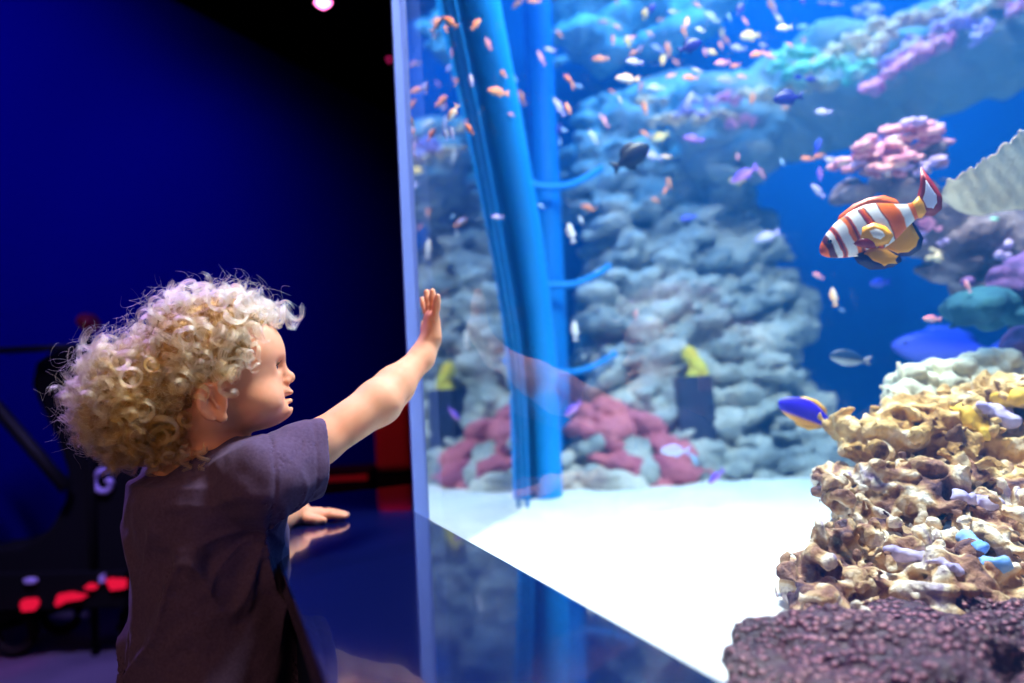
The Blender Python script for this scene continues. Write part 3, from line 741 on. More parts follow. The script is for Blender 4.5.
# growths on the reef: each sits on the rock surface found along the line of sight
from mathutils.bvhtree import BVHTree
bvs = []
for o in COL.objects:
    if o.name.startswith(('reef_rock', 'rock_core', 'encrusting_coral', 'nodular_coral')):
        bvs.append(BVHTree.FromPolygons([v.co for v in o.data.vertices], [tuple(p.vertices) for p in o.data.polygons]))
def depth_at(x, y, default=1.1):
    v = ray(x, y).normalized(); best = None
    for bv in bvs:
        h_ = bv.ray_cast(EYE, v)
        if h_[0] is not None and (best is None or h_[3] < best[3]): best = h_
    return best[0].y if best else default
m_ys = noisy('orange_yellow_sponge', [(0.3, (0.70, 0.34, 0.02)), (0.7, (0.98, 0.72, 0.10))], 25, 4, 0.6, 0.5, 60, 0.004)
m_lav = noisy('lavender_sheet', [(0.3, (0.36, 0.28, 0.62)), (0.7, (0.72, 0.62, 0.86))], 35, 6, 0.6, 0.6, 60, 0.004)
m_bl = noisy('sky_blue_sponge', [(0.3, (0.08, 0.28, 0.85)), (0.7, (0.45, 0.65, 0.98))], 35, 5, 0.6, 0.6, 60, 0.004)
def growth(name, spots, mat, label, cat='sponge', warp_a=.004, seed=0, k=.009):
    rr = random.Random(seed + 5); bl = []
    for x, y, rx, ry, ang in spots:
        n = max(5, int(rx / 1.0)); dprev = None
        for i in range(n):
            s_ = -1 + 2 * (i + .5) / n; xx = x + rx * s_ * math.cos(ang) + rr.uniform(-1, 1); yy = y + rx * s_ * math.sin(ang) + rr.uniform(-1, 1) * ry * .4
            d = depth_at(xx, yy); d = d if dprev is None else min(max(d, dprev - .006), dprev + .006); dprev = d; r_ = ry * rr.uniform(.6, 1.0) * (1 - .5 * s_ * s_) * d / FPX
            bl.append((P(xx, yy, d + r_ * .1), (r_ * 1.25, r_ * .9, r_), Matrix.Rotation(ang, 3, 'Y')))
    sculpt(name, bl, 0.0028, mat, k, W(warp_a, 60, .001, 150, seed=seed), label=label, cat=cat)
growth('orange_sponge', [(962, 410, 9, 8, .3), (970, 418, 12, 7, .9), (978, 428, 12, 6, .8)], m_ys, 'amber yellow sponge patch near the top of the front reef')
growth('orange_sponge', [(1006, 400, 13, 7, .2), (1030, 396, 13, 8, .2)], m_ys, 'orange sponge lump at the right edge of the front reef', seed=2)
growth('sheet_coral', [(992, 410, 16, 6, .25), (1004, 420, 12, 7, .4)], m_lav, 'lavender sheet coral beside the amber sponge', 'coral', seed=3)
growth('blue_sponge', [(952, 532, 6, 7, 1.0)], m_bl, 'pale blue sponge tip on the middle of the front reef', seed=4)
growth('blue_sponge', [(972, 543, 13, 4.5, .5)], m_bl, 'bright blue sponge patch right of the pale blue tip', seed=5)
growth('blue_sponge', [(994, 563, 13, 4, .2)], m_bl, 'lowest blue sponge streak on the front reef', seed=6)
growth('mauve_crust', [(900, 552, 14, 3.6, .25), (925, 559, 18, 3.8, .2), (950, 567, 12, 3.4, .3)], m_lav, 'mauve crust coral across the lower middle of the reef', 'coral', seed=7)
growth('mauve_crust', [(968, 500, 14, 5, .2), (985, 503, 14, 5, .1)], m_lav, 'mauve crust coral above the blue sponges', 'coral', seed=9)
growth('rock_shelf', [(872, 600, 22, 2.4, -.35), (905, 592, 20, 2.4, -.05), (935, 590, 24, 2.8, .05)], m_tan, 'smooth pale rock shelf just above the purple coral', 'rock', seed=8, warp_a=.001)

# ================================================================ FISH
def fish_mat(name, back, belly, split=0.0, soft=0.25, rough=0.45):
    """own colouring of the animal: back and belly, along its height (object Z, body height = 1 unit of 0.5)"""
    m, t, b = nt(name)
    tc = N(t, 'ShaderNodeTexCoord'); sx = N(t, 'ShaderNodeSeparateXYZ'); t.links.new(tc.outputs['Generated'], sx.inputs[0])
    r = N(t, 'ShaderNodeValToRGB'); r.color_ramp.elements[0].position = max(0, .5 + split - soft); r.color_ramp.elements[1].position = min(1, .5 + split + soft)
    r.color_ramp.elements[0].color = (*belly, 1); r.color_ramp.elements[1].color = (*back, 1)
    t.links.new(sx.outputs['Z'], r.inputs['Fac']); t.links.new(r.outputs['Color'], b.inputs['Base Color'])
    b.inputs['Roughness'].default_value = rough; b.inputs['Specular IOR Level'].default_value = 0.4
    return m
FM = {
 'orange': (fish_mat('orange_scales', (1.0, .20, .04), (1.0, .48, .22)), plain('orange_fin', (1.0, .38, .16), .6), 'orange'),
 'pink': (fish_mat('pink_scales', (1.0, .25, .32), (1.0, .62, .62)), plain('pink_fin', (.95, .35, .45), .6), 'pink'),
 'lav': (fish_mat('lavender_scales', (.50, .42, 1.0), (.85, .80, 1.0)), plain('lavender_fin', (.6, .5, 1.0), .6), 'lavender'),
 'white': (fish_mat('white_scales', (.95, .85, .88), (1, 1, 1)), plain('white_fin', (.9, .85, .95), .6), 'white'),
 'yellow': (fish_mat('yellow_scales', (1.0, .60, .10), (1.0, .9, .5)), plain('yellow_fin', (1.0, .7, .1), .6), 'yellow'),
 'blue': (fish_mat('blue_scales', (.02, .05, .85), (.20, .20, .95)), plain('blue_fin', (.02, .06, .8), .6), 'bright blue'),
 'navy': (fish_mat('navy_scales', (.002, .004, .16), (.03, .02, .42)), plain('navy_fin', (.003, .004, .2), .6), 'dark blue'),
 'pale': (fish_mat('pale_blue_scales', (.25, .50, 1.0), (.60, .80, 1.0)), plain('pale_blue_fin', (.35, .6, 1.0), .6), 'pale blue'),
 'black': (fish_mat('black_scales', (.001, .002, .012), (.004, .004, .03)), plain('black_fin', (.001, .002, .015), .6), 'black'),
 'orwhite': (fish_mat('white_orange_scales', (1.0, .55, .25), (1, .95, .9)), plain('pale_orange_fin', (1, .6, .3), .6), 'white and orange'),
 'violet': (fish_mat('violet_scales', (.10, .04, .80), (.85, .35, .75)), plain('violet_fin', (.3, .12, .85), .6), 'violet'),
}
m_eye = plain('fish_eye', (0.004, 0.004, 0.008), .15)
def body_mesh(name, prof, n=14, nose_up=0.0):
    """prof: (x, half height, half width, centre z) from nose to tail root"""
    V = []; F = []; m = len(prof)
    for x, hh, hw, cz in prof:
        for j in range(n):
            a = 2 * math.pi * j / n; c, s_ = math.cos(a), math.sin(a)
            V.append((x, hw * math.copysign(abs(c) ** 1.15, c), cz + hh * s_))
    for i in range(m - 1):
        for j in range(n): F.append((i * n + j, (i + 1) * n + j, (i + 1) * n + (j + 1) % n, i * n + (j + 1) % n))
    F.append(tuple(range(n))); F.append(tuple((m - 1) * n + j for j in range(n))[::-1])
    return mesh_py(name, V, F, True)
def fin_mesh(name, outline, t=0.012):
    """thin fin in the XZ plane, thicker in the middle than at its rim"""
    n = len(outline); cx = sum(p[0] for p in outline) / n; cz = sum(p[1] for p in outline) / n
    V = [(p[0], 0, p[1]) for p in outline] + [(cx + (p[0] - cx) * .6, t, cz + (p[1] - cz) * .6) for p in outline] + [(cx + (p[0] - cx) * .6, -t, cz + (p[1] - cz) * .6) for p in outline] + [(cx, t * 1.1, cz), (cx, -t * 1.1, cz)]
    F = []
    for i in range(n):
        j = (i + 1) % n
        F += [(i, j, n + j, n + i), (j, i, 2 * n + i, 2 * n + j), (n + i, n + j, 3 * n), (2 * n + j, 2 * n + i, 3 * n + 1)]
    return mesh_py(name, V, F, True)
# unit fish: total length 1, nose at +x
slim = [(.5, .012, .01, 0), (.47, .05, .03, 0), (.40, .095, .05, .004), (.28, .14, .07, .006), (.12, .16, .075, .006), (-.04, .145, .065, .002), (-.18, .10, .045, 0), (-.28, .055, .025, 0), (-.33, .045, .014, 0)]
deep = [(x, h * 1.45, w, c) for x, h, w, c in slim]
tail_o = [(-.30, .03), (-.40, .10), (-.52, .16), (-.47, .02), (-.52, -.14), (-.40, -.08), (-.30, -.03)]
dors_o = [(.28, .12), (.20, .20), (.02, .22), (-.16, .17), (-.24, .09), (-.10, .10), (.1, .13)]
anal_o = [(.02, -.13), (-.04, -.21), (-.18, -.16), (-.24, -.08), (-.1, -.1)]
fshape = {}
for key in FM:
    sm, fm, cn = FM[key]
    prof = deep if key in ('navy', 'black', 'yellow') else slim
    k_ = 1.4 if prof is deep else 1.0
    b_me = body_mesh('fish_body', prof, 12); b_me.materials.append(sm)
    fins = []
    for nm, o_ in (('tail_fin', tail_o), ('dorsal_fin', dors_o), ('anal_fin', anal_o)):
        f_me = fin_mesh(nm, [(x, z * (k_ if nm != 'tail_fin' else 1.1)) for x, z in o_]); f_me.materials.append(fm); fins.append((nm, f_me))
    mb = MB()
    for sy in (-1, 1):
        c = Vector((.40, .044 * sy, .03)); V = []
        for i in range(5):
            for j in range(6):
                th = math.pi * i / 4; ph = 2 * math.pi * j / 6; V.append(c + Vector((math.sin(th) * math.cos(ph), math.cos(th) * .5, math.sin(th) * math.sin(ph))) * .022)
        mb.add(V, [(i * 6 + j, i * 6 + (j + 1) % 6, (i + 1) * 6 + (j + 1) % 6, (i + 1) * 6 + j) for i in range(4) for j in range(6)])
    e_me = mesh_py('eye', mb.V, mb.F, True); e_me.materials.append(m_eye); fins.append(('eye', e_me))
    fshape[key] = (b_me, fins)
def heading(ang, yaw=0.0):
    """orientation of a swimmer whose nose points at ang degrees as the visitor sees it, turned away by yaw degrees"""
    a = R(ang); y = R(yaw)
    right = (CM @ Vector((1, 0, 0))); up = (CM @ Vector((0, 1, 0))); fwd = (CM @ Vector((0, 0, -1)))
    x = (right * math.cos(a) + up * math.sin(a)) * math.cos(y) + fwd * math.sin(y)
    zz = up if abs(math.sin(a)) < .93 else right * (-1 if math.sin(a) > 0 else 1)
    z = (zz - x * zz.dot(x)).normalized(); yv = z.cross(x)
    return Matrix((x, yv, z)).transposed().to_quaternion()
fish_rows = []
def fish(key, x, y, lpx, ang, d=None, yaw=None, name='reef_fish', label=None, group=None):
    i = len(fish_rows); rq = random.Random(1000 + i)
    if d is None: d = rq.uniform(1.75, 2.25)
    if yaw is None: yaw = rq.uniform(-22, 22)
    b_me, fins = fshape[key]
    o = bpy.data.objects.new(name, b_me); COL.objects.link(o)
    o.location = P(x, y, d); L = lpx * d / FPX / max(.5, math.cos(R(yaw))); o.scale = (L, L, L)
    o.rotation_mode = 'QUATERNION'; o.rotation_quaternion = heading(ang, yaw)
    for nm, me in fins:
        c = bpy.data.objects.new(nm, me); COL.objects.link(c); c.parent = o
    o['category'] = 'fish'
    fish_rows.append([o, key, x, y, lpx, ang, label]); o['group'] = group or 'small fish schooling in the tank'
    return o
rows = '''orange 450 22 19 140 1.6|orange 476 24 15 55 1.7|pink 465 3 13 125 1.8|pink 488 44 14 115 1.75|black 484 54 17 190 2.0|lav 471 80 13 100 1.6|orange 502 72 14 130 1.8|pale 514 78 10 125 1.9|
orange 518 3 15 215|orange 534 1 15 180|orange 559 34 12 130|lav 550 50 12 170|pink 541 58 15 120|pink 604 22 14 170|pink 617 27 10 160|orange 613 40 10 90|yellow 628 41 12 105|orange 633 53 10 40|orange 600 59 17 178|
lav 634 62 18 178|orwhite 627 79 25 176|orange 641 87 10 70|orange 568 79 13 130|pale 579 86 8 150|orange 617 1 10 90|yellow 645 14 11 80|navy 651 9 14 60|orange 687 22 12 75|orange 684 31 12 110|pink 650 34 10 140|
lav 657 48 14 150|orange 668 49 16 95|yellow 663 60 11 80|yellow 722 33 9 85|orange 726 40 10 130|orange 721 45 10 100|yellow 712 52 10 150|navy 740 9 16 70|pink 745 21 10 135|lav 738 48 17 178|pink 722 63 16 185|
pink 671 76 12 200|orange 690 78 17 180|white 655 88 20 178|lav 727 80 24 176|white 711 17 19 140|yellow 750 36 20 185 2.0|orange 757 54 16 200|pink 769 56 16 165|orange 772 5 18 110|lav 779 19 12 125|white 784 28 18 190|
pale 804 27 15 178|pink 804 41 9 90|navy 803 1 10 100|blue 824 3 14 185|blue 836 4 14 170|lav 857 9 11 175|navy 799 77 12 190|navy 811 79 13 175|pink 412 122 17 60 1.56|orwhite 453 113 19 240 1.5|lav 436 136 8 175 1.55|
lav 446 135 11 95 1.5|lav 452 133 12 100 1.5|orange 469 129 15 125 1.6|lav 415 136 7 180 1.55|orange 498 92 22 176 1.72|pink 510 114 9 160 1.85|orange 521 98 18 115|lav 559 107 20 125|orange 568 108 13 110|navy 559 129 13 265|
pale 564 130 7 170|pale 560 142 7 90|lav 522 148 11 175|pink 604 121 16 130|white 593 137 16 125|orange 645 108 14 100|orange 645 134 12 150|yellow 660 137 17 200|lav 689 100 17 65|violet 693 139 21 165|orwhite 666 157 11 175|
lav 652 156 21 163|orange 752 98 14 265|orange 785 108 8 175|lav 823 112 16 175|blue 818 146 17 70 1.9|orange 807 159 14 180 1.9|orange 819 156 12 200 1.9|lav 832 162 19 150 1.85|pink 738 157 8 90|pale 782 162 8 120|
lav 530 202 11 150|pale 541 206 8 150|orange 588 208 16 160|white 581 220 10 125|white 571 233 21 105|lav 497 217 12 175 1.75|orange 669 183 12 95|orange 665 191 10 60|orange 655 200 10 160|blue 688 218 17 190|violet 744 175 28 210|
pink 761 173 14 135|yellow 737 181 16 185|violet 820 174 13 90 1.9|lav 818 191 19 140 1.85|lav 767 237 24 200|white 575 331 20 95|pink 636 314 10 85|violet 573 409 21 220|lav 675 451 31 176|pale 694 459 13 120|violet 716 477 21 215|
orwhite 834 297 19 95 1.7|pale 842 310 8 160|pink 818 276 12 150|blue 880 283 24 185 2.0|pink 968 286 14 110 1.58|pink 932 319 18 176 1.6|orange 573 86 8 90|pink 632 38 9 200|orange 676 62 10 140|lav 697 71 12 160|orange 735 66 11 195|pink 742 77 12 175|
lav 620 100 10 120|orange 612 92 9 150|pink 705 52 9 100|orange 660 20 9 170|lav 673 12 12 165|orange 697 5 10 150|pink 640 49 9 60|lav 763 45 9 175|orange 790 45 9 150|pale 729 17 9 120|white 700 30 10 160'''
for ent in rows.replace('\n', '').split('|'):
    q_ = ent.split()
    if len(q_) < 5: continue
    fish(q_[0], float(q_[1]), float(q_[2]), float(q_[3]), float(q_[4]), float(q_[5]) if len(q_) > 5 else None)
fish('black', 631, 157, 46, 35, 1.55, 10, 'surgeonfish', 'large black surgeonfish nosing upward above the grey rock wall', 'larger fish')
fish('navy', 690, 46, 26, 25, 1.5, 5, 'damselfish', 'dark blue damselfish alone among orange fish at top centre', 'larger fish')
o = fish('navy', 788, 98, 30, 185, 1.5, 5, 'damselfish', 'dark blue damselfish in front of the pale coral rim', 'larger fish')
fish('blue', 950, 350, 110, 175, 2.3, 8, 'blue_tang', 'big blurred blue fish passing behind the nodular coral', 'larger fish')
dirn = lambda dx, dy: (('above' if dy > 0 else 'below') if abs(dy) > abs(dx) else ('left of' if dx > 0 else 'right of'))
marks = [('the black surgeonfish', 631, 157), ('the topmost damselfish', 690, 46), ('the coral rim damselfish', 788, 98), ('the green coral clump', 790, 62), ('the yellow sponge', 695, 366),
         ('the striped tuskfish', 878, 228), ('the square pot', 696, 420), ('the blue column', 500, 150), ('the upper clamp arm', 580, 180), ('the middle clamp arm', 580, 280), ('the pink mound', 640, 445), ('the acrylic edge', 406, 120),
         ('the rock ledge', 600, 45), ('the pink plate corals', 885, 150), ('the rock overhang', 740, 130)]
used = {}
for o, key, x, y, lp, ang, lab in fish_rows:
    if lab is None:
        mk = sorted(marks, key=lambda m_: (m_[1] - x) ** 2 + (m_[2] - y) ** 2)
        mk = [m_ for m_ in mk if abs(m_[1] - x) + abs(m_[2] - y) > 6]
        c_ = math.cos(R(ang)); s_ = math.sin(R(ang))
        att = 'nose up' if s_ > .85 else ('nose down' if s_ < -.4 else ('tilted up' if s_ > .45 else 'swimming level'))
        size = 'tiny' if lp < 11 else ('small' if lp < 17 else 'mid-sized')
        cands = []
        for m_ in mk[:4]:
            dx, dy = m_[1] - x, m_[2] - y; dist = math.hypot(dx, dy)
            how = 'close' if dist < 28 else ('a little' if dist < 60 else 'well')
            rel = dirn(dx, dy)
            how = {'close': 'just', 'a little': 'somewhat', 'well': 'far'}[how]
            cands.append(f"{size} {FM[key][2]} fish {att}, {how} {rel} {m_[0]}")
        lab = next((c for c in cands if c not in used), None)
        if lab is None:
            near = min((r_ for r_ in fish_rows if r_[0] is not o), key=lambda r_: (r_[2] - x) ** 2 + (r_[3] - y) ** 2)
            lab = f"{size} {FM[key][2]} fish {att}, {dirn(near[2] - x, near[3] - y)} a {FM[near[1]][2]} one by {mk[0][0]}"
    used[lab] = 1; o['label'] = lab

# ---- blue and yellow damselfish
def one_fish(name, prof, mats, loc, ang, yaw, L, label, fins, n=24):
    me = body_mesh('fish_body', prof, n); me.materials.append(mats[0])
    o = bpy.data.objects.new(name, me); COL.objects.link(o); o.location = loc; o.scale = (L, L, L)
    o.rotation_mode = 'QUATERNION'; o.rotation_quaternion = heading(ang, yaw)
    tag(o, label, 'fish')
    sb = o.modifiers.new('s', 'SUBSURF'); sb.levels = 1; sb.render_levels = 2
    for nm, outl, mat, t_, loc_, rot_ in fins:
        c = bpy.data.objects.new(nm, fin_mesh(nm, outl, t_)); c.data.materials.append(mat); COL.objects.link(c); c.parent = o
        c.location = loc_; c.rotation_euler = rot_
    for sy in (-1, 1):
        c = bpy.data.objects.new('eye', fshape['orange'][1][3][1]); 
    return o
m_dy = fish_mat('violet_blue_with_yellow_belly', (.035, .01, .75), (.95, .42, .05), -.26, .05)
m_dyf = plain('yellow_orange_fin', (1.0, .50, .06), .5); m_dyt = plain('pale_yellow_tail', (1.0, .62, .30), .5)
dp = [(.5, .014, .01, 0), (.47, .07, .03, 0), (.38, .135, .055, .0), (.24, .19, .07, 0), (.08, .21, .075, 0), (-.08, .185, .065, -.005), (-.2, .13, .045, -.01), (-.29, .075, .025, -.015), (-.34, .06, .015, -.02)]
one_fish('damselfish', dp, (m_dy,), P(808, 413, 1.35), 160, 4, 62 * 1.35 / FPX, 'violet blue damselfish with yellow belly and tail, left of the reef', [
    ('tail_fin', [(-.31, .03), (-.42, .07), (-.55, .10), (-.50, -.01), (-.56, -.12), (-.42, -.11), (-.31, -.06)], m_dyt, .008, (0, 0, 0), (0, 0, 0)),
    ('dorsal_fin', [(.27, .16), (.12, .235), (-.06, .24), (-.26, .16), (-.29, .07), (-.1, .14), (.1, .18)], m_dyf, .008, (0, 0, 0), (0, 0, 0)),
    ('anal_fin', [(.22, -.14), (.10, -.25), (-.10, -.26), (-.29, -.15), (-.28, -.07), (-.1, -.13)], m_dyf, .008, (0, 0, 0), (0, 0, 0))])
m_st = fish_mat('dark_back_silver_belly', (.01, .04, .12), (.55, .60, .65), -.12, .10); m_stf = plain('grey_fin', (.25, .25, .32), .5)
one_fish('striped_damselfish', dp, (m_st,), P(850, 358, 1.6), 172, 8, 40 * 1.6 / FPX, 'dark backed silver fish above the blue and yellow damselfish', [
    ('tail_fin', [(-.31, .03), (-.42, .09), (-.52, .12), (-.46, -.01), (-.52, -.12), (-.42, -.11), (-.31, -.06)], m_stf, .008, (0, 0, 0), (0, 0, 0)),
    ('dorsal_fin', [(.25, .13), (.12, .185), (-.06, .18), (-.24, .10), (-.1, .10), (.1, .14)], m_stf, .008, (0, 0, 0), (0, 0, 0))])

# ---- the striped orange tuskfish
m_tk, t, b = nt('tuskfish_bars')
tc = N(t, 'ShaderNodeTexCoord'); sx = N(t, 'ShaderNodeSeparateXYZ'); t.links.new(tc.outputs['Object'], sx.inputs[0])
nz = N(t, 'ShaderNodeTexNoise'); nz.inputs['Scale'].default_value = 9; nz.inputs['Detail'].default_value = 3; t.links.new(tc.outputs['Object'], nz.inputs['Vector'])
m1 = N(t, 'ShaderNodeMath', operation='MULTIPLY_ADD'); m1.inputs[1].default_value = -0.10; t.links.new(sx.outputs['Z'], m1.inputs[0]); t.links.new(sx.outputs['X'], m1.inputs[2])
m2 = N(t, 'ShaderNodeMath', operation='MULTIPLY_ADD'); m2.inputs[1].default_value = 0.045; t.links.new(nz.outputs['Fac'], m2.inputs[0]); t.links.new(m1.outputs[0], m2.inputs[2])
mr = N(t, 'ShaderNodeMapRange'); mr.inputs[1].default_value = .52; mr.inputs[2].default_value = -.36; t.links.new(m2.outputs[0], mr.inputs[0])
cr = N(t, 'ShaderNodeValToRGB'); t.links.new(mr.outputs[0], cr.inputs[0]); cr.color_ramp.interpolation = 'LINEAR'
O_, W_, D_, RD = (1.0, .17, .0), (.95, .92, .96), (.10, .012, .03), (.70, .07, .03)
stops = [(0, RD), (.05, O_), (.065, D_), (.11, D_), (.12, W_), (.155, W_), (.165, RD), (.185, D_), (.205, RD), (.22, W_), (.295, W_), (.305, O_), (.33, O_), (.355, D_), (.375, RD), (.39, W_), (.475, W_), (.485, D_), (.51, RD), (.53, O_), (.545, D_), (.56, W_), (.655, W_), (.665, D_), (.68, O_), (.815, O_), (.83, W_), (.91, W_), (.925, O_), (1, O_)]
el = cr.color_ramp.elements
while len(el) < min(32, len(stops)): el.new(.5)
for e, (p_, c_) in zip(el, stops): e.position = p_; e.color = (*c_, 1)
t.links.new(cr.outputs[0], b.inputs['Base Color']); b.inputs['Roughness'].default_value = .35
m_of = plain('orange_fin_membrane', (1.0, .42, .015), .45); m_rf = plain('rust_fin_membrane', (.75, .12, .02), .45)
m_db = plain('dark_blue_fin_rim', (.01, .02, .12), .4); m_wf = plain('pale_lilac_tail', (.72, .70, .98), .4); m_mr = plain('maroon_fin', (.28, .02, .03), .4); m_cheek = plain('pale_chest_patch', (.95, .88, .85), .4)
tp = [(.50, .02, .015, -.035), (.475, .055, .03, -.03), (.43, .092, .045, -.02), (.36, .13, .058, -.01), (.26, .172, .068, 0), (.14, .200, .072, .004), (.02, .208, .070, .006), (-.10, .185, .06, .004), (-.20, .135, .045, .002), (-.28, .088, .03, .004), (-.34, .070, .02, .01), (-.38, .068, .016, .014)]
L = .165
TL = P(875, 227, 1.10)
tk = one_fish('tuskfish', tp, (m_tk,), TL, 201, 4, L, 'orange and white barred tuskfish with orange fins, largest fish in view', [], 32)
def tf(nm, outl, mat, t_=.008, loc=(0, 0, 0), rot=(0, 0, 0)):
    me = fin_mesh(nm, outl, t_); me.materials.append(mat)
    c = bpy.data.objects.new(nm, me); COL.objects.link(c); c.parent = tk; c.location = loc; c.rotation_euler = rot; return c
def sub(nm, outl, mat, par, t_=.010):
    me = fin_mesh(nm, outl, t_); me.materials.append(mat); c = bpy.data.objects.new(nm, me); COL.objects.link(c); c.parent = par; return c
# nose at +x and up +z in the fish's own frame
d_ = tf('dorsal_fin', [(.30, .135), (.24, .20), (.10, .245), (-.04, .250), (-.16, .225), (-.24, .16), (-.27, .085), (-.1, .15), (.1, .185)], m_rf, .010)
ta = tf('tail_fin', [(-.35, .07), (-.41, .11), (-.47, .20), (-.53, .34), (-.565, .22), (-.59, .12), (-.60, .03), (-.56, -.06), (-.48, -.09), (-.40, -.055), (-.35, -.045)], m_mr, .009)
sub('tail_centre', [(-.42, .08), (-.47, .14), (-.53, .26), (-.555, .15), (-.575, .06), (-.55, -.02), (-.49, -.06), (-.43, -.03)], m_wf, ta, .014)
sub('tail_root', [(-.33, .07), (-.38, .09), (-.43, .12), (-.45, .05), (-.44, -.04), (-.38, -.07), (-.33, -.055)], m_of, ta, .019)
an = tf('anal_fin', [(.02, -.18), (-.02, -.24), (-.08, -.30), (-.18, -.335), (-.28, -.31), (-.335, -.235), (-.32, -.13), (-.30, -.06), (-.18, -.10)], m_db, .009)
sub('fin_membrane', [(.04, -.15), (.0, -.228), (-.08, -.288), (-.18, -.322), (-.27, -.298), (-.323, -.228), (-.31, -.13), (-.29, -.04), (-.16, -.07)], m_of, an, .014)
for s_ in (-1, 1):
    pv = tf('pelvic_fin', [(.24, -.16), (.22, -.24), (.14, -.33), (.02, -.37), (-.07, -.35), (-.08, -.29), (-.01, -.22), (.10, -.16)], m_db, .008, (0, .028 * s_, 0), (R(8) * s_, 0, 0))
    sub('fin_membrane', [(.20, -.17), (.17, -.26), (.08, -.345), (-.03, -.358), (-.07, -.30), (0, -.21), (.10, -.15)], m_of, pv, .014)
    pc = tf('pectoral_fin', [(.20, -.02), (.13, .035), (.03, .04), (-.05, -.03), (-.08, -.12), (-.02, -.17), (.08, -.16), (.16, -.10)], m_of, .007, (0, .085 * s_, 0), (0, 0, R(-7) * s_))
    sub('fin_centre', [(.10, .0), (.03, .0), (-.02, -.05), (-.03, -.11), (.03, -.13), (.09, -.08)], m_cheek, pc, .012)
    sub('fin_root', [(.26, -.06), (.20, -.035), (.12, -.05), (.07, -.11), (.08, -.165), (.14, -.15), (.20, -.11)], m_mr, pc, .014)
    V = []; c = Vector((.405, .044 * s_, .022))
    for i in range(9):
        for j in range(12):
            th = math.pi * i / 8; ph = 2 * math.pi * j / 12; V.append(c + Vector((math.sin(th) * math.cos(ph), math.cos(th) * .6, math.sin(th) * math.sin(ph))) * .020)
    ob = link('eye', mesh_py('eye', V, [(i * 12 + j, i * 12 + (j + 1) % 12, (i + 1) * 12 + (j + 1) % 12, (i + 1) * 12 + j) for i in range(8) for j in range(12)], True), m_eye)
    ob.parent = tk; ob.matrix_parent_inverse = Matrix.Identity(4)

# ================================================================ THE CHILD
def skinmat():
    m, t, b = nt('skin')
    tc = N(t, 'ShaderNodeTexCoord'); n = N(t, 'ShaderNodeTexNoise'); n.inputs['Scale'].default_value = 18; n.inputs['Detail'].default_value = 3
    t.links.new(tc.outputs['Object'], n.inputs['Vector'])
    r = N(t, 'ShaderNodeValToRGB'); r.color_ramp.elements[0].color = (.72, .30, .17, 1); r.color_ramp.elements[1].color = (.82, .43, .28, 1)
    r.color_ramp.elements[0].position = .3; r.color_ramp.elements[1].position = .7
    t.links.new(n.outputs['Fac'], r.inputs[0]); t.links.new(r.outputs[0], b.inputs['Base Color'])
    b.inputs['Roughness'].default_value = .62; b.inputs['Specular IOR Level'].default_value = .3; b.inputs['Subsurface Weight'].default_value = .25; b.inputs['Subsurface Radius'].default_value = (.012, .005, .003); b.inputs['Subsurface Scale'].default_value = .6
    return m
m_skin = skinmat()
hy, ht = R(20), R(13)
HS = .90      # head turned a little away, tipped back
HF = Vector((math.cos(ht) * math.cos(hy), math.cos(ht) * math.sin(hy), math.sin(ht)))
HR = Vector((math.sin(hy), -math.cos(hy), 0))
HU = HR.cross(HF)
if HU.z < 0: HU = -HU
HM = Matrix((HF, HR, HU)).transposed()
HO = P(213, 403, 0.965) - HR * 0.060
def H(f, u, r): return HO + (HF * f + HU * u + HR * r) * HS
ty = R(38)
TF = Vector((math.cos(ty), math.sin(ty), 0)); TR = Vector((math.sin(ty), -math.cos(ty), 0)); TM = Matrix((TF, TR, Vector((0, 0, 1)))).transposed()
TC = P(208, 560, 1.06)                          # middle of the trunk
def T(f, r, z): return Vector((TC.x, TC.y, 0)) + TF * f + TR * r + Vector((0, 0, z))
ZN = P(200, 440, 1.05).z                        # base of the neck
Sr = P(264, 480, .985); Er = P(379, 402, 1.10)
gh = glass_hit(440, 330)
Wr = P(424, 358, gh.y - .016) - nrm * .004
Sl = T(0, -.085, ZN - .035); El = P(262, 522, 1.22); Lh = onz(320, 522, Z_LEDGE); Wl = Vector((Lh.x - .035, Lh.y - .01, Z_LEDGE + .022))
ZH = .40                                        # hips
hipR = T(0, .05, ZH); hipL = T(0, -.05, ZH)
kneeR = T(.015, .055, .22); kneeL = T(.015, -.055, .22); ankR = T(-.01, .058, .055); ankL = T(-.01, -.058, .055)
vox = .0022
allp = [P(445, 272, gh.y), P(415, 300, gh.y), Sr, Er, Wr, Sl, El, Wl, hipR, kneeR, ankR, H(.1, 0, 0), H(-.08, .05, 0), gh, Lh + Vector((.06, .02, 0)), T(.12, .06, 0), T(-.1, 0, .3), T(0, -.12, .3), T(0, .12, .3)]
lo = np.min([np.array(p) for p in allp], 0) - .035; hi = np.max([np.array(p) for p in allp], 0) + .035
lo[2] = .0; hi[2] = P(440, 276, gh.y).z + .01
B = Field(lo, hi, vox)
# trunk and legs
B.ell(T(0, 0, .62), (.075, .095, .13), TM, .03); B.ell(T(.008, 0, .50), (.082, .092, .12), TM, .03); B.ell(T(-.005, 0, .43), (.078, .09, .075), TM, .03)
for hp, kn, an, s_ in ((hipR, kneeR, ankR, 1), (hipL, kneeL, ankL, -1)):
    B.cap(hp, kn, .052, .037, .02); B.cap(kn, an, .036, .024, .015)
    B.cap(an + Vector((0, 0, -.01)) - TF * .008, an - Vector((0, 0, .030)) + TF * .072, .024, .020, .015)
# neck
B.cap(T(-.01, 0, ZN - .03), H(.0, .0, 0), .046, .050, .02)
B.cap(T(0, 0, ZN - .045), Sr, .04, .034, .03); B.cap(T(0, 0, ZN - .045), Sl, .04, .034, .03)
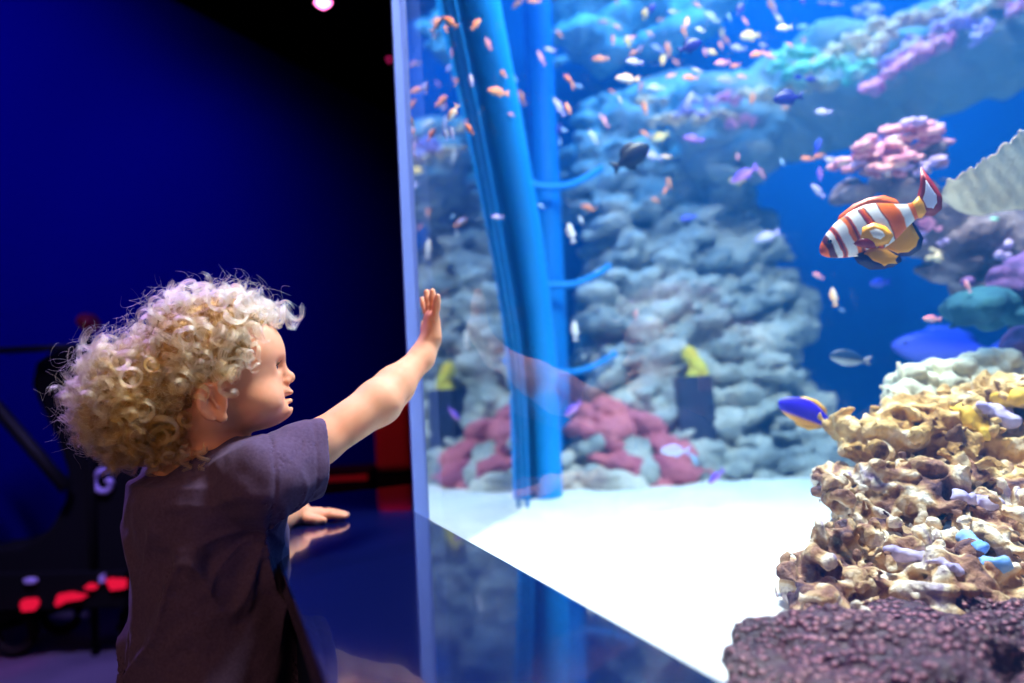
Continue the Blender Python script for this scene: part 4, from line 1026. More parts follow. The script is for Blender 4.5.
# arms
B.chain([Sr, Sr.lerp(Er, .45), Er, Er.lerp(Wr, .35), Wr], [.036, .0275, .0300, .0262, .0168], .014)
B.chain([Sl, El, El.lerp(Wl, .4), Wl], [.034, .027, .025, .018], .014)
def hell(c, r, M, k=.01, mode='add'): B.ell(c, tuple(q * HS for q in r), M, k, mode)
# head
hell(H(.018, .060, 0), (.093, .073, .080), HM, .012)
hell(H(.060, .052, 0), (.052, .058, .050), HM, .012)
hell(H(.046, .006, 0), (.050, .056, .054), HM, .015)
for s_ in (-1, 1):
    hell(H(.058, -.014, .026 * s_), (.034, .032, .030), HM, .012)
hell(H(.048, -.024, 0), (.042, .040, .026), HM, .012)
hell(H(.088, -.036, 0), (.0150, .018, .0130), HM, .009)
hell(H(.066, -.040, 0), (.022, .024, .014), HM, .012)
for s_ in (-1, 1):
    hell(H(.104, .026, .028 * s_), (.013, .016, .0095), HM, .008, 'sub')       # eye hollows
    hell(H(.0815, .0275, .0275 * s_), (.0135, .0150, .0125), HM, .004)          # lids
B.cap(H(.098, .034, 0), H(.108, .009, 0), .0050, .0060, .009)
hell(H(.1095, .0070, 0), (.0080, .0088, .0076), HM, .006)
for s_ in (-1, 1):
    hell(H(.1035, .002, .0085 * s_), (.0065, .005, .0052), HM, .004)
    hell(H(.1065, -.0035, .0055 * s_), (.0032, .0022, .0022), HM, .001, 'sub')
hell(H(.095, -.0095, 0), (.0115, .017, .0085), HM, .006)
hell(H(.1035, -.0140, 0), (.0062, .012, .0042), HM, .003)
hell(H(.0985, -.0262, 0), (.0070, .0115, .0046), HM, .004)
hell(H(.104, -.0200, 0), (.016, .011, .0016), HM, .0015, 'sub')
hell(H(.0985, -.0325, 0), (.006, .012, .0022), HM, .004, 'sub')
# ears
for s_ in (-1, 1):
    eb = H(-.002, .002, .069 * s_)
    EM = Matrix.Rotation(R(10) * s_, 3, HU) @ HM
    ex, ey, ez = [EM.col[i] for i in range(3)]
    ey = ey * s_
    ctr = eb + ey * .004
    B.ell(ctr, (.0155, .0050, .0215), EM, .004)
    B.ell(ctr + ey * .0075 + ex * .001 - ez * .001, (.0105, .0085, .0140), EM, .002, 'sub')
    rim = []
    for i in range(15):
        a = R(-40 + 290 * i / 14); rim.append(ctr + ex * (.0150 * math.cos(a)) + ez * (.0210 * math.sin(a)) + ey * .0035)
    B.chain(rim, [.0028] * 4 + [.0038] * 11, .002)
    B.cap(ctr + ex * .004 - ez * .008 + ey * .003, ctr - ex * .002 + ez * .012 + ey * .0025, .0020, .0024, .003)
    B.ell(ctr + ex * .006 - ez * .0215 + ey * .002, (.0072, .0042, .0070), EM, .004)
    B.ell(ctr + ex * .0125 - ez * .004 + ey * .001, (.0042, .0040, .0055), EM, .003)
# raised hand, flat on the pane: up = z, across = along the glass
def finger(base, dirs, lens, rads, k=.004):
    pts = [base]
    for d_, l_ in zip(dirs, lens): pts.append(pts[-1] + d_.normalized() * l_)
    B.chain(pts, rads, k)
    return pts[-1]
Z = Vector((0, 0, 1)); tips = []
pg = glass_hit(439, 325) - nrm * .0115
up = (Z * 1 + g * .02 - nrm * -.02).normalized()
B.cap(Wr, pg - Z * .016, .0185, .0165, .012)
B.cap(pg - Z * .018 - g * .010, pg + Z * .010 - g * .013, .0125, .0095, .008)
B.cap(pg - Z * .018 + g * .010, pg + Z * .010 + g * .013, .0125, .0095, .008)
B.cap(pg - Z * .012, pg + Z * .012, .0125, .0095, .01)
kn = pg + Z * .012 + nrm * .001
for off, sp_, ln_, r_, lean in ((-.0195, -.42, .030, .0052, .05), (-.0068, -.12, .038, .0055, -.03), (.0065, .14, .040, .0056, -.10), (.0190, .42, .034, .0054, -.20)):
    d1 = (Z + g * sp_ + nrm * (.05 + lean)); d2 = (Z + g * sp_ + nrm * lean); d3 = (Z + g * sp_ * .9 + nrm * lean)
    tips.append((finger(kn + g * off, [d1, d2, d3], [ln_ * .42, ln_ * .32, ln_ * .26], [r_ * 1.08, r_ * 1.02, r_ * .96, r_ * .84], .0035), (Z + g * sp_).normalized(), -nrm, r_))
tips.append((finger(pg - Z * .016 + g * .016, [g + Z * .35, g * .8 + Z * .7, g * .5 + Z], [.012, .014, .010], [.0085, .0072, .0068, .0058], .006), (Z + g * .4).normalized(), -nrm, .0058))
# hand resting on the ledge: fingers forward, palm down
fx = Vector((math.cos(R(14)), math.sin(R(14)), 0)); fy = Vector((fx.y, -fx.x, 0))
pl = Vector((Lh.x - .012, Lh.y, Z_LEDGE + .0118))
B.cap(Wl, pl - fx * .018, .018, .0155, .012)
for s_ in (-.013, 0, .013): B.cap(pl - fx * .018 + fy * s_, pl + fx * .012 + fy * s_ + Z * .000, .0128, .0105, .008)
for off, sp_, ln_, r_ in ((-.0185, -.26, .028, .0056), (-.0065, -.09, .037, .0060), (.0060, .04, .041, .0062), (.0180, .16, .037, .0060)):
    d1 = fx + fy * sp_ + Z * .0; d2 = fx + fy * sp_ - Z * .20; d3 = fx + fy * sp_ * .8 - Z * .14
    tips.append((finger(pl + fx * .014 + fy * off + Z * .0005, [d1, d2, d3], [ln_ * .42, ln_ * .32, ln_ * .26], [r_ * 1.08, r_ * 1.02, r_ * .96, r_ * .84], .0035), (fx + fy * sp_).normalized(), Z, r_))
tips.append((finger(pl - fx * .014 + fy * .014, [fy * .9 + fx * .6 - Z * .16, fx * 1 + fy * .55 - Z * .16, fx + fy * .25 - Z * .05], [.014, .015, .011], [.0088, .0075, .0070, .0058], .006), (fx + fy * .3).normalized(), Z, .0058))
# keep the hands on their side of pane and ledge
ax = [B.lo[i] + B.h * np.arange(B.n[i], dtype=np.float32) for i in range(3)]
X_, Y_ = np.meshgrid(ax[0], ax[1], indexing='ij')
pg_ = ((X_ - C0.x) * nrm.x + (Y_ - C0.y) * nrm.y + .0012).astype(np.float32)
B.D = np.maximum(B.D, pg_[:, :, None])
child = link('person', B.mesh('person'), m_skin)
tag(child, 'small child with blond curls in a dark T-shirt, palm pressed on the tank', 'person')
del B
# nails
m_nail = plain('nail', (.92, .62, .55), .25)
nb = MB()
for tip, d_, nn, r_ in tips:
    s_ = d_.cross(nn).normalized(); c = tip - d_ * r_ * .1 + nn * r_ * .80
    V = [c + d_ * (r_ * .75 * a) + s_ * (r_ * .62 * b_) - nn * (.0006 + r_ * .28 * b_ * b_ + r_ * .14 * max(a, 0) ** 2) for a in (-1, -.3, .4, 1) for b_ in (-1, -.4, .4, 1)]
    nb.add(V, [(i * 4 + j, i * 4 + j + 1, i * 4 + j + 5, i * 4 + j + 4) for i in range(3) for j in range(3)])
nb.build('fingernails', m_nail, child, True)
# eyes and lashes
m_sc = plain('eye_white', (.85, .85, .88), .15); m_iris = plain('iris', (.03, .06, .09), .1); m_lash = plain('eyelash', (.10, .05, .03), .7)
for s_ in (-1, 1):
    c = H(.0815, .0265, .0275 * s_)
    def ball(name, cc, r_, mat, par, n=16):
        V = [cc + Vector((math.sin(math.pi * i / n) * math.cos(2 * math.pi * j / n), math.sin(math.pi * i / n) * math.sin(2 * math.pi * j / n), math.cos(math.pi * i / n))) * r_ for i in range(n + 1) for j in range(n)]
        return link(name, mesh_py(name, V, [(i * n + j, i * n + (j + 1) % n, (i + 1) * n + (j + 1) % n, (i + 1) * n + j) for i in range(n) for j in range(n)], True), mat, par)
    look = (HF + HU * .05 + HR * s_ * .10).normalized()
    e = ball('eye', c + HF * .0012, .0112, m_sc, child)
    ball('iris', c + HF * .0012 + look * .0070, .0052, m_iris, e)
    lb = MB()
    for i in range(15):
        a = -1 + 2 * i / 14
        p0 = c + HF * (.0145 - .004 * a * a) + HR * (a * .0098) + HU * (.0045 - .003 * a * a)
        lb.tube([p0, p0 + HF * .003 + HR * a * .001, p0 + HF * .0055 + HU * .0022 + HR * a * .002], [.0004, .0003, .0001], 4)
    lb.build('eyelashes', m_lash, child)
    bb = MB(); rq = random.Random(3)
    for i in range(40):
        a = rq.uniform(-1, 1); p0 = H(.0985 - .010 * a * a - .004, .0455 + .003 * (1 - a * a) + rq.uniform(-.0014, .0014), s_ * (.027 + a * .014))
        bb.tube([p0, p0 + HR * s_ * .003 + HU * .0008], [.00035, .0001], 3)
    bb.build('eyebrow', plain('eyebrow_hair', (.55, .38, .22), .8), child)
# shirt
m_shirt, t, b = nt('dark_plum_cotton')
tc = N(t, 'ShaderNodeTexCoord'); n1 = N(t, 'ShaderNodeTexNoise'); n1.inputs['Scale'].default_value = 260; n1.inputs['Detail'].default_value = 4; t.links.new(tc.outputs['Object'], n1.inputs['Vector'])
rm = N(t, 'ShaderNodeValToRGB'); rm.color_ramp.elements[0].color = (.052, .030, .080, 1); rm.color_ramp.elements[1].color = (.120, .080, .170, 1); t.links.new(n1.outputs['Fac'], rm.inputs[0]); t.links.new(rm.outputs[0], b.inputs['Base Color'])
bp = N(t, 'ShaderNodeBump'); bp.inputs['Strength'].default_value = .25; bp.inputs['Distance'].default_value = .001; t.links.new(n1.outputs['Fac'], bp.inputs['Height']); t.links.new(bp.outputs[0], b.inputs['Normal'])
b.inputs['Roughness'].default_value = .9; b.inputs['Specular IOR Level'].default_value = .15; b.inputs['Sheen Weight'].default_value = .22; b.inputs['Sheen Tint'].default_value = (.5, .45, .8, 1)
SF = Field([TC.x - .17, TC.y - .17, .34], [-.18, TC.y + .19, ZN + .05], .0022)
def tsub(z0, z1, a0, b0, a1, b1, c0, c1):
    """upright elliptic cloth body between two heights"""
    ax = [SF.lo[i] + SF.h * np.arange(SF.n[i], dtype=np.float32) for i in range(3)]
    X, Y, Zz = np.meshgrid(*ax, indexing='ij', sparse=True)
    tt = np.clip((Zz - z0) / (z1 - z0), 0, 1)
    cx = c0[0] + (c1[0] - c0[0]) * tt; cy = c0[1] + (c1[1] - c0[1]) * tt
    dx = X - TC.x - cx; dy = Y - TC.y - cy
    f = dx * TF.x + dy * TF.y; r = dx * TR.x + dy * TR.y
    aa = a0 + (a1 - a0) * tt; bb = b0 + (b1 - b0) * tt
    d = (np.sqrt((f / aa) ** 2 + (r / bb) ** 2) - 1) * np.minimum(aa, bb)
    return d, Zz
d1, Zz = tsub(.36, ZN - .07, .110, .130, .092, .112, (0, 0), (.004, .002))
d1 = np.maximum(d1, Zz - (ZN - .055) + 0 * d1); SF.D = np.minimum(SF.D, d1).astype(np.float32)
SF.ell(T(0, 0, ZN - .080), (.086, .104, .055), TM, .04)
SF.cap(T(0, .02, ZN - .045), T(0, -.02, ZN - .045), .052, .052, .03)
SF.cap(T(.012, .05, ZN - .044), Sr, .050, .051, .025)
sE = Sr.lerp(Er, .50)
slc = P(321, 455, sE.y)                  # middle of the sleeve's mouth
SF.cap(Sr + Vector((0, 0, -.002)), slc, .051, .0490, .016)
SF.cap(T(.0, -.05, ZN - .055), Sl, .05, .046, .03); SlE = Sl.lerp(El, .75); SF.cap(Sl, SlE, .046, .042, .02)
def folds(X):
    rel = X - np.array([TC.x, TC.y, 0]); f = rel @ np.array(TF); r = rel @ np.array(TR); z = X[:, 2] - .55
    ang = np.arctan2(f, r)
    wv = vnoise(np.stack([ang * 1.6, z * 7, f * 5], 1), 5)
    rid = lambda q: (1 - np.abs(np.sin(q))) ** 2 - .35                 # narrow crests, wide hollows
    body = np.clip((ZN - .07 - X[:, 2]) / .07, 0, 1)
    s1 = -.0150 * rid(ang * 2.2 + z * 11 + wv * 2.2) * np.clip(.5 + vnoise(np.stack([ang, z * 6, f * 0], 1), 8), 0, 1)
    s2 = -.0110 * rid(ang * 3.5 - z * 21 + wv * 2.6 + 1) * np.clip(.5 - vnoise(np.stack([ang * 1.3, z * 8, f * 0], 1), 18), 0, 1)
    s3 = .0030 * fbm(np.stack([rel @ np.array(TR) * 30 + z * 18, f * 26, z * 26 - ang * 2], 1), 2, 9)
    ap = np.array(T(.02, .10, ZN - .105)); v = X - ap; dist = np.linalg.norm(v, axis=1); th = np.arctan2(v[:, 2], (v @ np.array(TR)) - v @ np.array(TF))
    s4 = -.0032 * rid(th * 5 + 1.0 + .8 * wv) * np.exp(-((dist - .06) / .045) ** 2)
    sl_ax = np.array((slc - Sr).normalized()); along = (X - np.array(slc)) @ sl_ax; rr_ = np.linalg.norm((X - np.array(slc)) - along[:, None] * sl_ax, axis=1); nearS = (rr_ < .075)
    along = (X - np.array(slc)) @ np.array([.90, .43, -.05])
    hem = .0016 * np.exp(-((along + .017) / .0020) ** 2) * nearS                # stitched hem of the sleeve
    seam_ = .0022 * np.exp(-((along + .070) / .0022) ** 2) * nearS * (X[:, 2] > ZN - .14)
    sf = .0022 * np.sin(np.arctan2(X[:, 2] - slc.z, (X[:, 1] - slc.y)) * 5) * np.clip((along + .09) / .04, 0, 1) * nearS
    return (s1 + s2) * body + s3 + s4 + hem + seam_ + sf
SF.warp(folds, .03)
ax = [SF.lo[i] + SF.h * np.arange(SF.n[i], dtype=np.float32) for i in range(3)]
X, Y, Zz = np.meshgrid(*ax, indexing='ij', sparse=True)
outer = SF.D
shell = np.maximum(outer, -(outer + .0045))
def cut(pt, n):
    n = Vector(n).normalized(); return (X - pt[0]) * n.x + (Y - pt[1]) * n.y + (Zz - pt[2]) * n.z
sax = Vector((.90, .43, -.05)).normalized()
sc_ = cut(slc, sax); near = ((X - slc[0]) ** 2 + (Y - slc[1]) ** 2 + (Zz - slc[2]) ** 2) < .085 ** 2
shell = np.where(near, np.maximum(shell, sc_), shell)
la = (SlE - Sl).normalized(); lc = cut(SlE, la); nearl = ((X - SlE[0]) ** 2 + (Y - SlE[1]) ** 2 + (Zz - SlE[2]) ** 2) < .07 ** 2
shell = np.where(nearl, np.maximum(shell, lc), shell)
nk = T(-.004, 0, ZN + .0)                      # round neckline
neck = np.sqrt(((X - nk[0]) * TF.x + (Y - nk[1]) * TF.y) ** 2 + ((X - nk[0]) * TR.x + (Y - nk[1]) * TR.y) ** 2) - .052
neck = np.maximum(neck, (ZN - .05) - Zz)
shell = np.maximum(shell, -neck)
shell = np.maximum(shell, .352 - Zz)
SF.D = shell.astype(np.float32)
shirt = link('t_shirt', SF.mesh('t_shirt'), m_shirt, child); del SF, shell, outer
sm = shirt.modifiers.new('smooth', 'SMOOTH'); sm.factor = .5; sm.iterations = 3
# stitched sleeve hem
hm = MB(); u = sax.orthogonal().normalized(); v_ = sax.cross(u)
m_stitch = plain('hem_stitching', (.16, .13, .20), .9)
# shorts, shoes
m_sh = plain('dark_shorts_cloth', (.02, .02, .03), .9)
f2 = Field([TC.x - .17, TC.y - .17, .20], [TC.x + .17, TC.y + .17, .50], .004)
f2.ell(T(0, 0, .41), (.096, .108, .075), TM, .02)
for hp, kn_ in ((hipR, kneeR), (hipL, kneeL)): f2.cap(hp, hp.lerp(kn_, .85), .062, .058, .012)
axs = f2.lo[2] + f2.h * np.arange(f2.n[2], dtype=np.float32); f2.D = np.maximum(f2.D, (.25 - axs)[None, None, :]); f2.D = np.maximum(f2.D, (axs - .47)[None, None, :])
link('shorts', f2.mesh('shorts'), m_sh, child)
m_shoe = plain('white_shoe', (.5, .5, .52), .6)
for an in (ankR, ankL):
    f3 = Field(np.array(an) - [.13, .13, .07], np.array(an) + [.13, .13, .06], .004)
    f3.cap(an - Z * .020 - TF * .012, an - Z * .026 + TF * .078, .030, .027, .01); f3.cap(an + Z * .01, an - Z * .02, .031, .031, .01)
    axs = f3.lo[2] + f3.h * np.arange(f3.n[2], dtype=np.float32); f3.D = np.maximum(f3.D, (.002 - axs)[None, None, :]); f3.D = np.maximum(f3.D, (axs - (an.z + .018))[None, None, :])
    link('shoe', f3.mesh('shoe'), m_shoe, child)

# ---- curls
m_hair = bpy.data.materials.new('blond_hair'); m_hair.use_nodes = True; t = m_hair.node_tree; t.nodes.clear()
hb = N(t, 'ShaderNodeBsdfHairPrincipled'); ho = N(t, 'ShaderNodeOutputMaterial'); hb.parametrization = 'COLOR'
hi_ = N(t, 'ShaderNodeAttribute'); hi_.attribute_name = 'tone'
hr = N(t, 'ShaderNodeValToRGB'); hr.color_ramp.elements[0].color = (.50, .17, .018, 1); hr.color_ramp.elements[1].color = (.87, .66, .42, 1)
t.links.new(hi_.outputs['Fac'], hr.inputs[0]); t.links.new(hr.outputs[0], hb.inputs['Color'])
hb.inputs['Roughness'].default_value = .30; hb.inputs['Radial Roughness'].default_value = .45
t.links.new(hb.outputs[0], ho.inputs[0])
rg = np.random.default_rng(7)
strandP, strandT, strandN = [], [], []
lockmid = []
def skull(th, ph):
    n = Vector((math.sin(th) * math.cos(ph), math.sin(th) * math.sin(ph), math.cos(th)))   # f, r, u
    return Vector((.016 + .090 * n.x, .071 * n.y, .060 + .080 * n.z)), Vector((n.x / .09, n.y / .071, n.z / .08)).normalized()
MC, MRad = Vector((-.090, .002, .034)), Vector((.058, .062, .064))
def mass(th, ph):
    """the bulk of hair behind the skull and over the nape"""
    n = Vector((math.sin(th) * math.cos(ph), math.sin(th) * math.sin(ph), math.cos(th)))
    return Vector((MC.x + MRad.x * n.x, MC.y + MRad.y * n.y, MC.z + MRad.z * n.z)), Vector((n.x / MRad.x, n.y / MRad.y, n.z / MRad.z)).normalized()
def in_skull(p, k=1.0): return ((p.x - .016) / (.09 * k)) ** 2 + (p.y / (.071 * k)) ** 2 + ((p.z - .06) / (.08 * k)) ** 2 < 1
def in_mass(p, k=1.0): return ((p.x - MC.x) / (MRad.x * k)) ** 2 + ((p.y - MC.y) / (MRad.y * k)) ** 2 + ((p.z - MC.z) / (MRad.z * k)) ** 2 < 1
def bare(p):
    """face, ears and cheeks"""
    return (p.x > .066 and p.z < .088) or (p.x > .040 and p.z < .052) or (p.x > -.026 and p.z < .030)
def curl(p, nn, flow, L, rad, turns, ns, width, tone, out=.012, npts=40, jit=.045, fr=.0006):
    """one ringlet: a coherent ribbon of strands wound round a line that leaves the head and follows the flow"""
    ax0 = (nn * .35 + flow).normalized()
    a = (nn - ax0 * nn.dot(ax0)).normalized(); b_ = ax0.cross(a)
    sgn = 1 if rg.random() > .5 else -1; ph = rg.uniform(-.8, .8) + math.pi
    s_ = np.linspace(0, 1, npts)
    A0, N0, a_, bb = np.array(ax0), np.array(nn), np.array(a), np.array(b_)
    cen = np.array(p)[None] + N0[None] * (out * np.clip(s_ * 5, 0, 1) ** .7)[:, None] + A0[None] * (L * s_)[:, None]
    taper = np.clip(s_ * 3.5, .12, 1) * (1 - .30 * s_)
    w0_ = sgn * 2 * math.pi * turns * s_ ** 1.15
    for k in range(ns):
        sh = rg.uniform(-.5, .5) * width; rj = rad * (1 + rg.normal(0, jit)); pj = ph + rg.normal(0, .09); Lk = 1 + rg.normal(0, .03)
        am = rj * taper; w = w0_ * Lk + pj
        q = cen + a_[None] * (am * np.cos(w))[:, None] + bb[None] * (am * np.sin(w))[:, None] + A0[None] * sh + N0[None] * rg.normal(0, .0006)
        f1 = rg.normal(0, fr, 3); q = q + f1[None] * np.sin(s_ * rg.uniform(4, 9) + rg.uniform(0, 6))[:, None]
        m_ = npts if rg.random() < .7 else int(npts * rg.uniform(.7, 1))
        strandP.append(q[:m_]); strandN.append(m_); strandT.append(float(np.clip(tone + rg.normal(0, .10), 0, 1)))
    lockmid.append((cen[2], cen[npts // 2]))
def flow_at(p):
    fl = Vector((-.35, 0, -.55)) if p.x < .03 else Vector((.45, 0, -.10))
    if p.z > .12: fl = Vector((-.2 if p.x < .04 else .5, rg.normal(0, .5), .05))
    return (fl + Vector(rg.normal(0, .38, 3))).normalized()
def lit_tone_at(p): return float(np.clip(.0 + (p.z + .00) * 5.8 + max(0, p.x) * 2.0 + (.22 if p.x < -.11 else 0) + rg.normal(0, .12), .05, 1))  # light from above painted into the hair colour: pale on top, golden below
golden = math.pi * (3 - math.sqrt(5)); NC = 300; clumps = 0
for i in range(NC):
    zc = 1 - 1.7 * (i + .5) / NC; th = math.acos(zc); ph = (i * golden + math.pi) % (2 * math.pi) - math.pi
    p, nn = skull(th, ph)
    if bare(p) or in_mass(p, .92): continue
    big = rg.random() < .4
    curl(p - nn * .003, nn, flow_at(p), rg.uniform(.018, .030) if not big else rg.uniform(.030, .045), rg.uniform(.0085, .0125) if not big else rg.uniform(.0125, .0180), rg.uniform(.9, 1.9), 56, rg.uniform(.006, .013), lit_tone_at(p), out=rg.uniform(.006, .018), jit=.08); clumps += 1
NC = 330
for i in range(NC):
    zc = 1 - 2 * (i + .5) / NC; th = math.acos(zc); ph = (i * golden + math.pi) % (2 * math.pi) - math.pi
    p, nn = mass(th, ph)
    if bare(p) or in_skull(p, .95): continue
    big = rg.random() < .55
    fl = (Vector((-.35, 0, -.55)) + nn * .25 + Vector(rg.normal(0, .35, 3))).normalized()
    curl(p - nn * .004, nn, fl, rg.uniform(.022, .042), rg.uniform(.009, .0125) if not big else rg.uniform(.0130, .0185), rg.uniform(.9, 1.9), 56, rg.uniform(.006, .013), lit_tone_at(p), out=rg.uniform(.004, .016), jit=.08); clumps += 1
# the wisp that trails far back, and locks on the nape
for i in range(14):
    p = Vector((-.128 + rg.uniform(-.008, .014), rg.uniform(-.03, .04), .012 + rg.uniform(-.028, .030)))
    curl(p, Vector((-1, 0, .1)), Vector((-.9, rg.normal(0, .3), -.25 + rg.normal(0, .2))).normalized(), rg.uniform(.022, .040), rg.uniform(.007, .011), rg.uniform(.9, 1.6), 26, .004, .75, out=.004)
for i in range(40):
    p = Vector((-.058 + rg.uniform(-.035, .045), rg.uniform(-.03, .055), -.042 + rg.uniform(-.014, .01)))
    curl(p, Vector((-.5, .2, -.5)).normalized(), Vector((-.2 + rg.normal(0, .3), rg.normal(0, .3), -.9)).normalized(), rg.uniform(.018, .030), rg.uniform(.008, .012), rg.uniform(1, 1.8), 30, .005, .35, out=.003)
# curls over temple, above the ear, and the forelock
for i in range(34):
    p = Vector((rg.uniform(-.02, .062), 0, rg.uniform(.036, .085))); p.y = .071 * math.sqrt(max(.2, 1 - ((p.x - .016) / .09) ** 2 - ((p.z - .06) / .08) ** 2)); nn = Vector((.15, 1, .1)).normalized()
    curl(p, nn, Vector((rg.normal(.35, .5), 0, rg.normal(-.5, .35))).normalized(), rg.uniform(.012, .022), rg.uniform(.007, .0115), rg.uniform(1.2, 2.2), 40, rg.uniform(.003, .006), rg.uniform(.6, .9), out=.006)
for i in range(16):
    p = Vector((.092 + rg.uniform(-.016, .004), rg.uniform(-.03, .045), .096 + rg.uniform(-.008, .022))); nn = Vector((.8, 0, .45)).normalized()
    curl(p - nn * .004, nn, Vector((.35, rg.normal(0, .4), -.6)).normalized(), rg.uniform(.010, .018), rg.uniform(.005, .009), rg.uniform(1.1, 1.9), 22, .003, .9, out=.004)
# stray hairs
for i in range(1300):
    src = mass if rg.random() < .45 else skull
    th = math.acos(rg.uniform(-.5, 1)); ph = rg.uniform(-math.pi, math.pi); p, nn = src(th, ph)
    if bare(p): continue
    curl(p, nn, (nn * .5 + Vector((-.3, 0, -.2)) + Vector(rg.normal(0, .5, 3))).normalized(), rg.uniform(.020, .048), rg.uniform(.005, .017), rg.uniform(.6, 1.8), 1, .001, .85, out=rg.uniform(.008, .026), fr=.003)
PP = np.concatenate(strandP); Mh = np.array(Matrix((HF, HR, HU)).transposed())
PW = (PP * HS) @ Mh.T + np.array(HO)
hc = bpy.data.hair_curves.new('hair_strands'); hc.add_curves(strandN)
hc.attributes['position'].data.foreach_set('vector', PW.astype(np.float32).ravel())
ra = hc.attributes.get('radius') or hc.attributes.new('radius', 'FLOAT', 'POINT')
rad_arr = np.concatenate([np.linspace(.00016, .00007, n) for n in strandN]).astype(np.float32)
ra.data.foreach_set('value', rad_arr)
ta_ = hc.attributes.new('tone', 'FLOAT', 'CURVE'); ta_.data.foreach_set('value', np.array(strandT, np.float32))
hc.materials.append(m_hair)
# scalp layer under the strands, following the locks
m_under = noisy('hair_underlayer', [(.3, (.26, .12, .03)), (.7, (.55, .34, .14))], 60, 6, .7, 1.0, 160, .004, warp=2)
lo_ = PW.min(0) - .01; hi_2 = PW.max(0) + .01
hf = Field(lo_, hi_2, .003)
hf.ell(H(.014, .062, 0), tuple(q_ * HS for q_ in (.099, .080, .088)), HM, .01)
hf.ell(H(MC.x, MC.z, MC.y), tuple(q_ * HS for q_ in (MRad.x, MRad.y, MRad.z)), HM, .02)
ax = [hf.lo[i] + hf.h * np.arange(hf.n[i], dtype=np.float32) for i in range(3)]
X, Y, Zz = np.meshgrid(*ax, indexing='ij')
rel = np.stack([X - HO.x, Y - HO.y, Zz - HO.z], -1) / HS; lf = rel @ np.array(HF); lr = rel @ np.array(HR); lu = rel @ np.array(HU)
hf.D = np.maximum(hf.D, np.minimum(lf - .066, .088 - lu).astype(np.float32))
hf.D = np.maximum(hf.D, np.minimum(lf - .042, .050 - lu).astype(np.float32))
hf.D = np.maximum(hf.D, np.minimum(lf + .026, .028 - lu).astype(np.float32))
hf.warp(W(.003, 70, .0015, 160, seed=4), .02)
hair = link('hair', hf.mesh('hair'), m_under, child)
ho_ = bpy.data.objects.new('hair_strands', hc); COL.objects.link(ho_); ho_.parent = hair; ho_.matrix_parent_inverse = Matrix.Identity(4)
print('strands', len(strandN), 'clumps', clumps)

# ================================================================ THE DARK SIDE OF THE ROOM
m_lampred = bpy.data.materials.new('magenta_lamp_glow'); m_lampred.use_nodes = True; t = m_lampred.node_tree; t.nodes.clear()
e_ = N(t, 'ShaderNodeEmission'); e_.inputs[0].default_value = (1, .16, .5, 1); e_.inputs[1].default_value = 14; o_ = N(t, 'ShaderNodeOutputMaterial'); t.links.new(e_.outputs[0], o_.inputs[0])
def ceiling_lamp(px, py, d, r_, label, mat):
    c = P(px, py, d); root = empty('ceiling_lamp', c, label, 'lamp')
    MB().tube([c + Vector((0, 0, -.005)), c + Vector((0, 0, .10))], r_ * 1.5, 20).build('housing', m_black, root, True)
    V = [c + Vector((r_ * math.cos(a * math.pi / 8) * k_, r_ * math.sin(a * math.pi / 8) * k_, -.006 - .02 * (1 - k_ ** 2))) for k_ in (1, .7, .35) for a in range(16)] + [c + Vector((0, 0, -.028))]
    F = [(k * 16 + j, k * 16 + 16 + j, k * 16 + 16 + (j + 1) % 16, k * 16 + (j + 1) % 16) for k in range(2) for j in range(16)] + [(32 + j, 48, 32 + (j + 1) % 16) for j in range(16)]
    link('lens', mesh_py('lens', V, F, True), mat, root)
    MB().tube([c + Vector((0, 0, .10)), Vector((c.x, c.y, 2.9))], .008, 8).build('stem', m_black, root, True)
ceiling_lamp(323, 1, 3.1, .030, 'glowing magenta lamp hanging in the dark above the blue wall', m_lampred)
m_dim = bpy.data.materials.new('dim_red_glow'); m_dim.use_nodes = True; t = m_dim.node_tree; t.nodes.clear()
e_ = N(t, 'ShaderNodeEmission'); e_.inputs[0].default_value = (1, .03, .25, 1); e_.inputs[1].default_value = .6; o_ = N(t, 'ShaderNodeOutputMaterial'); t.links.new(e_.outputs[0], o_.inputs[0])
ceiling_lamp(389, 57, 3.6, .010, 'tiny dim pink lamp beside the top of the acrylic edge', m_dim)

# pushchair parked by the blue wall
D = 2.52
m_fab = plain('black_pushchair_fabric', (.004, .004, .006), .9, .1); m_tubeb = plain('black_tube', (.005, .005, .007), .6, .2); m_letter = plain('grey_violet_letter', (.42, .34, .62), .6)
m_rub = plain('black_rubber', (.006, .006, .007), .8, .1)
m_red = bpy.data.materials.new('red_light_strip'); m_red.use_nodes = True; t = m_red.node_tree; t.nodes.clear()
e_ = N(t, 'ShaderNodeEmission'); e_.inputs[0].default_value = (1, .01, .06, 1); e_.inputs[1].default_value = .75; o_ = N(t, 'ShaderNodeOutputMaterial'); t.links.new(e_.outputs[0], o_.inputs[0])
base = P(90, 600, D); base.z = 0
pc = empty('pushchair', base, 'black pushchair with a pale letter G, parked behind the child', 'pushchair')
def slab(name, pts, th, mat, par, d=D, bev=.015):
    n = len(pts); V = [P(x, y, d) for x, y in pts] + [P(x, y, d) + Vector((0, th, 0)) for x, y in pts]
    F = [tuple(range(n)), tuple(range(n, 2 * n))[::-1]] + [(i, i + n, (i + 1) % n + n, (i + 1) % n) for i in range(n)]
    o = link(name, mesh_py(name, V, F), mat, par)
    bv = o.modifiers.new('b', 'BEVEL'); bv.width = bev; bv.segments = 3
    return o
slab('seat', [(70, 348), (50, 352), (34, 362), (30, 385), (42, 412), (56, 440), (66, 470), (64, 500), (48, 530), (20, 546), (-30, 552), (-30, 585), (60, 588), (150, 588), (185, 560), (190, 420), (180, 352)], .20, m_fab, pc)
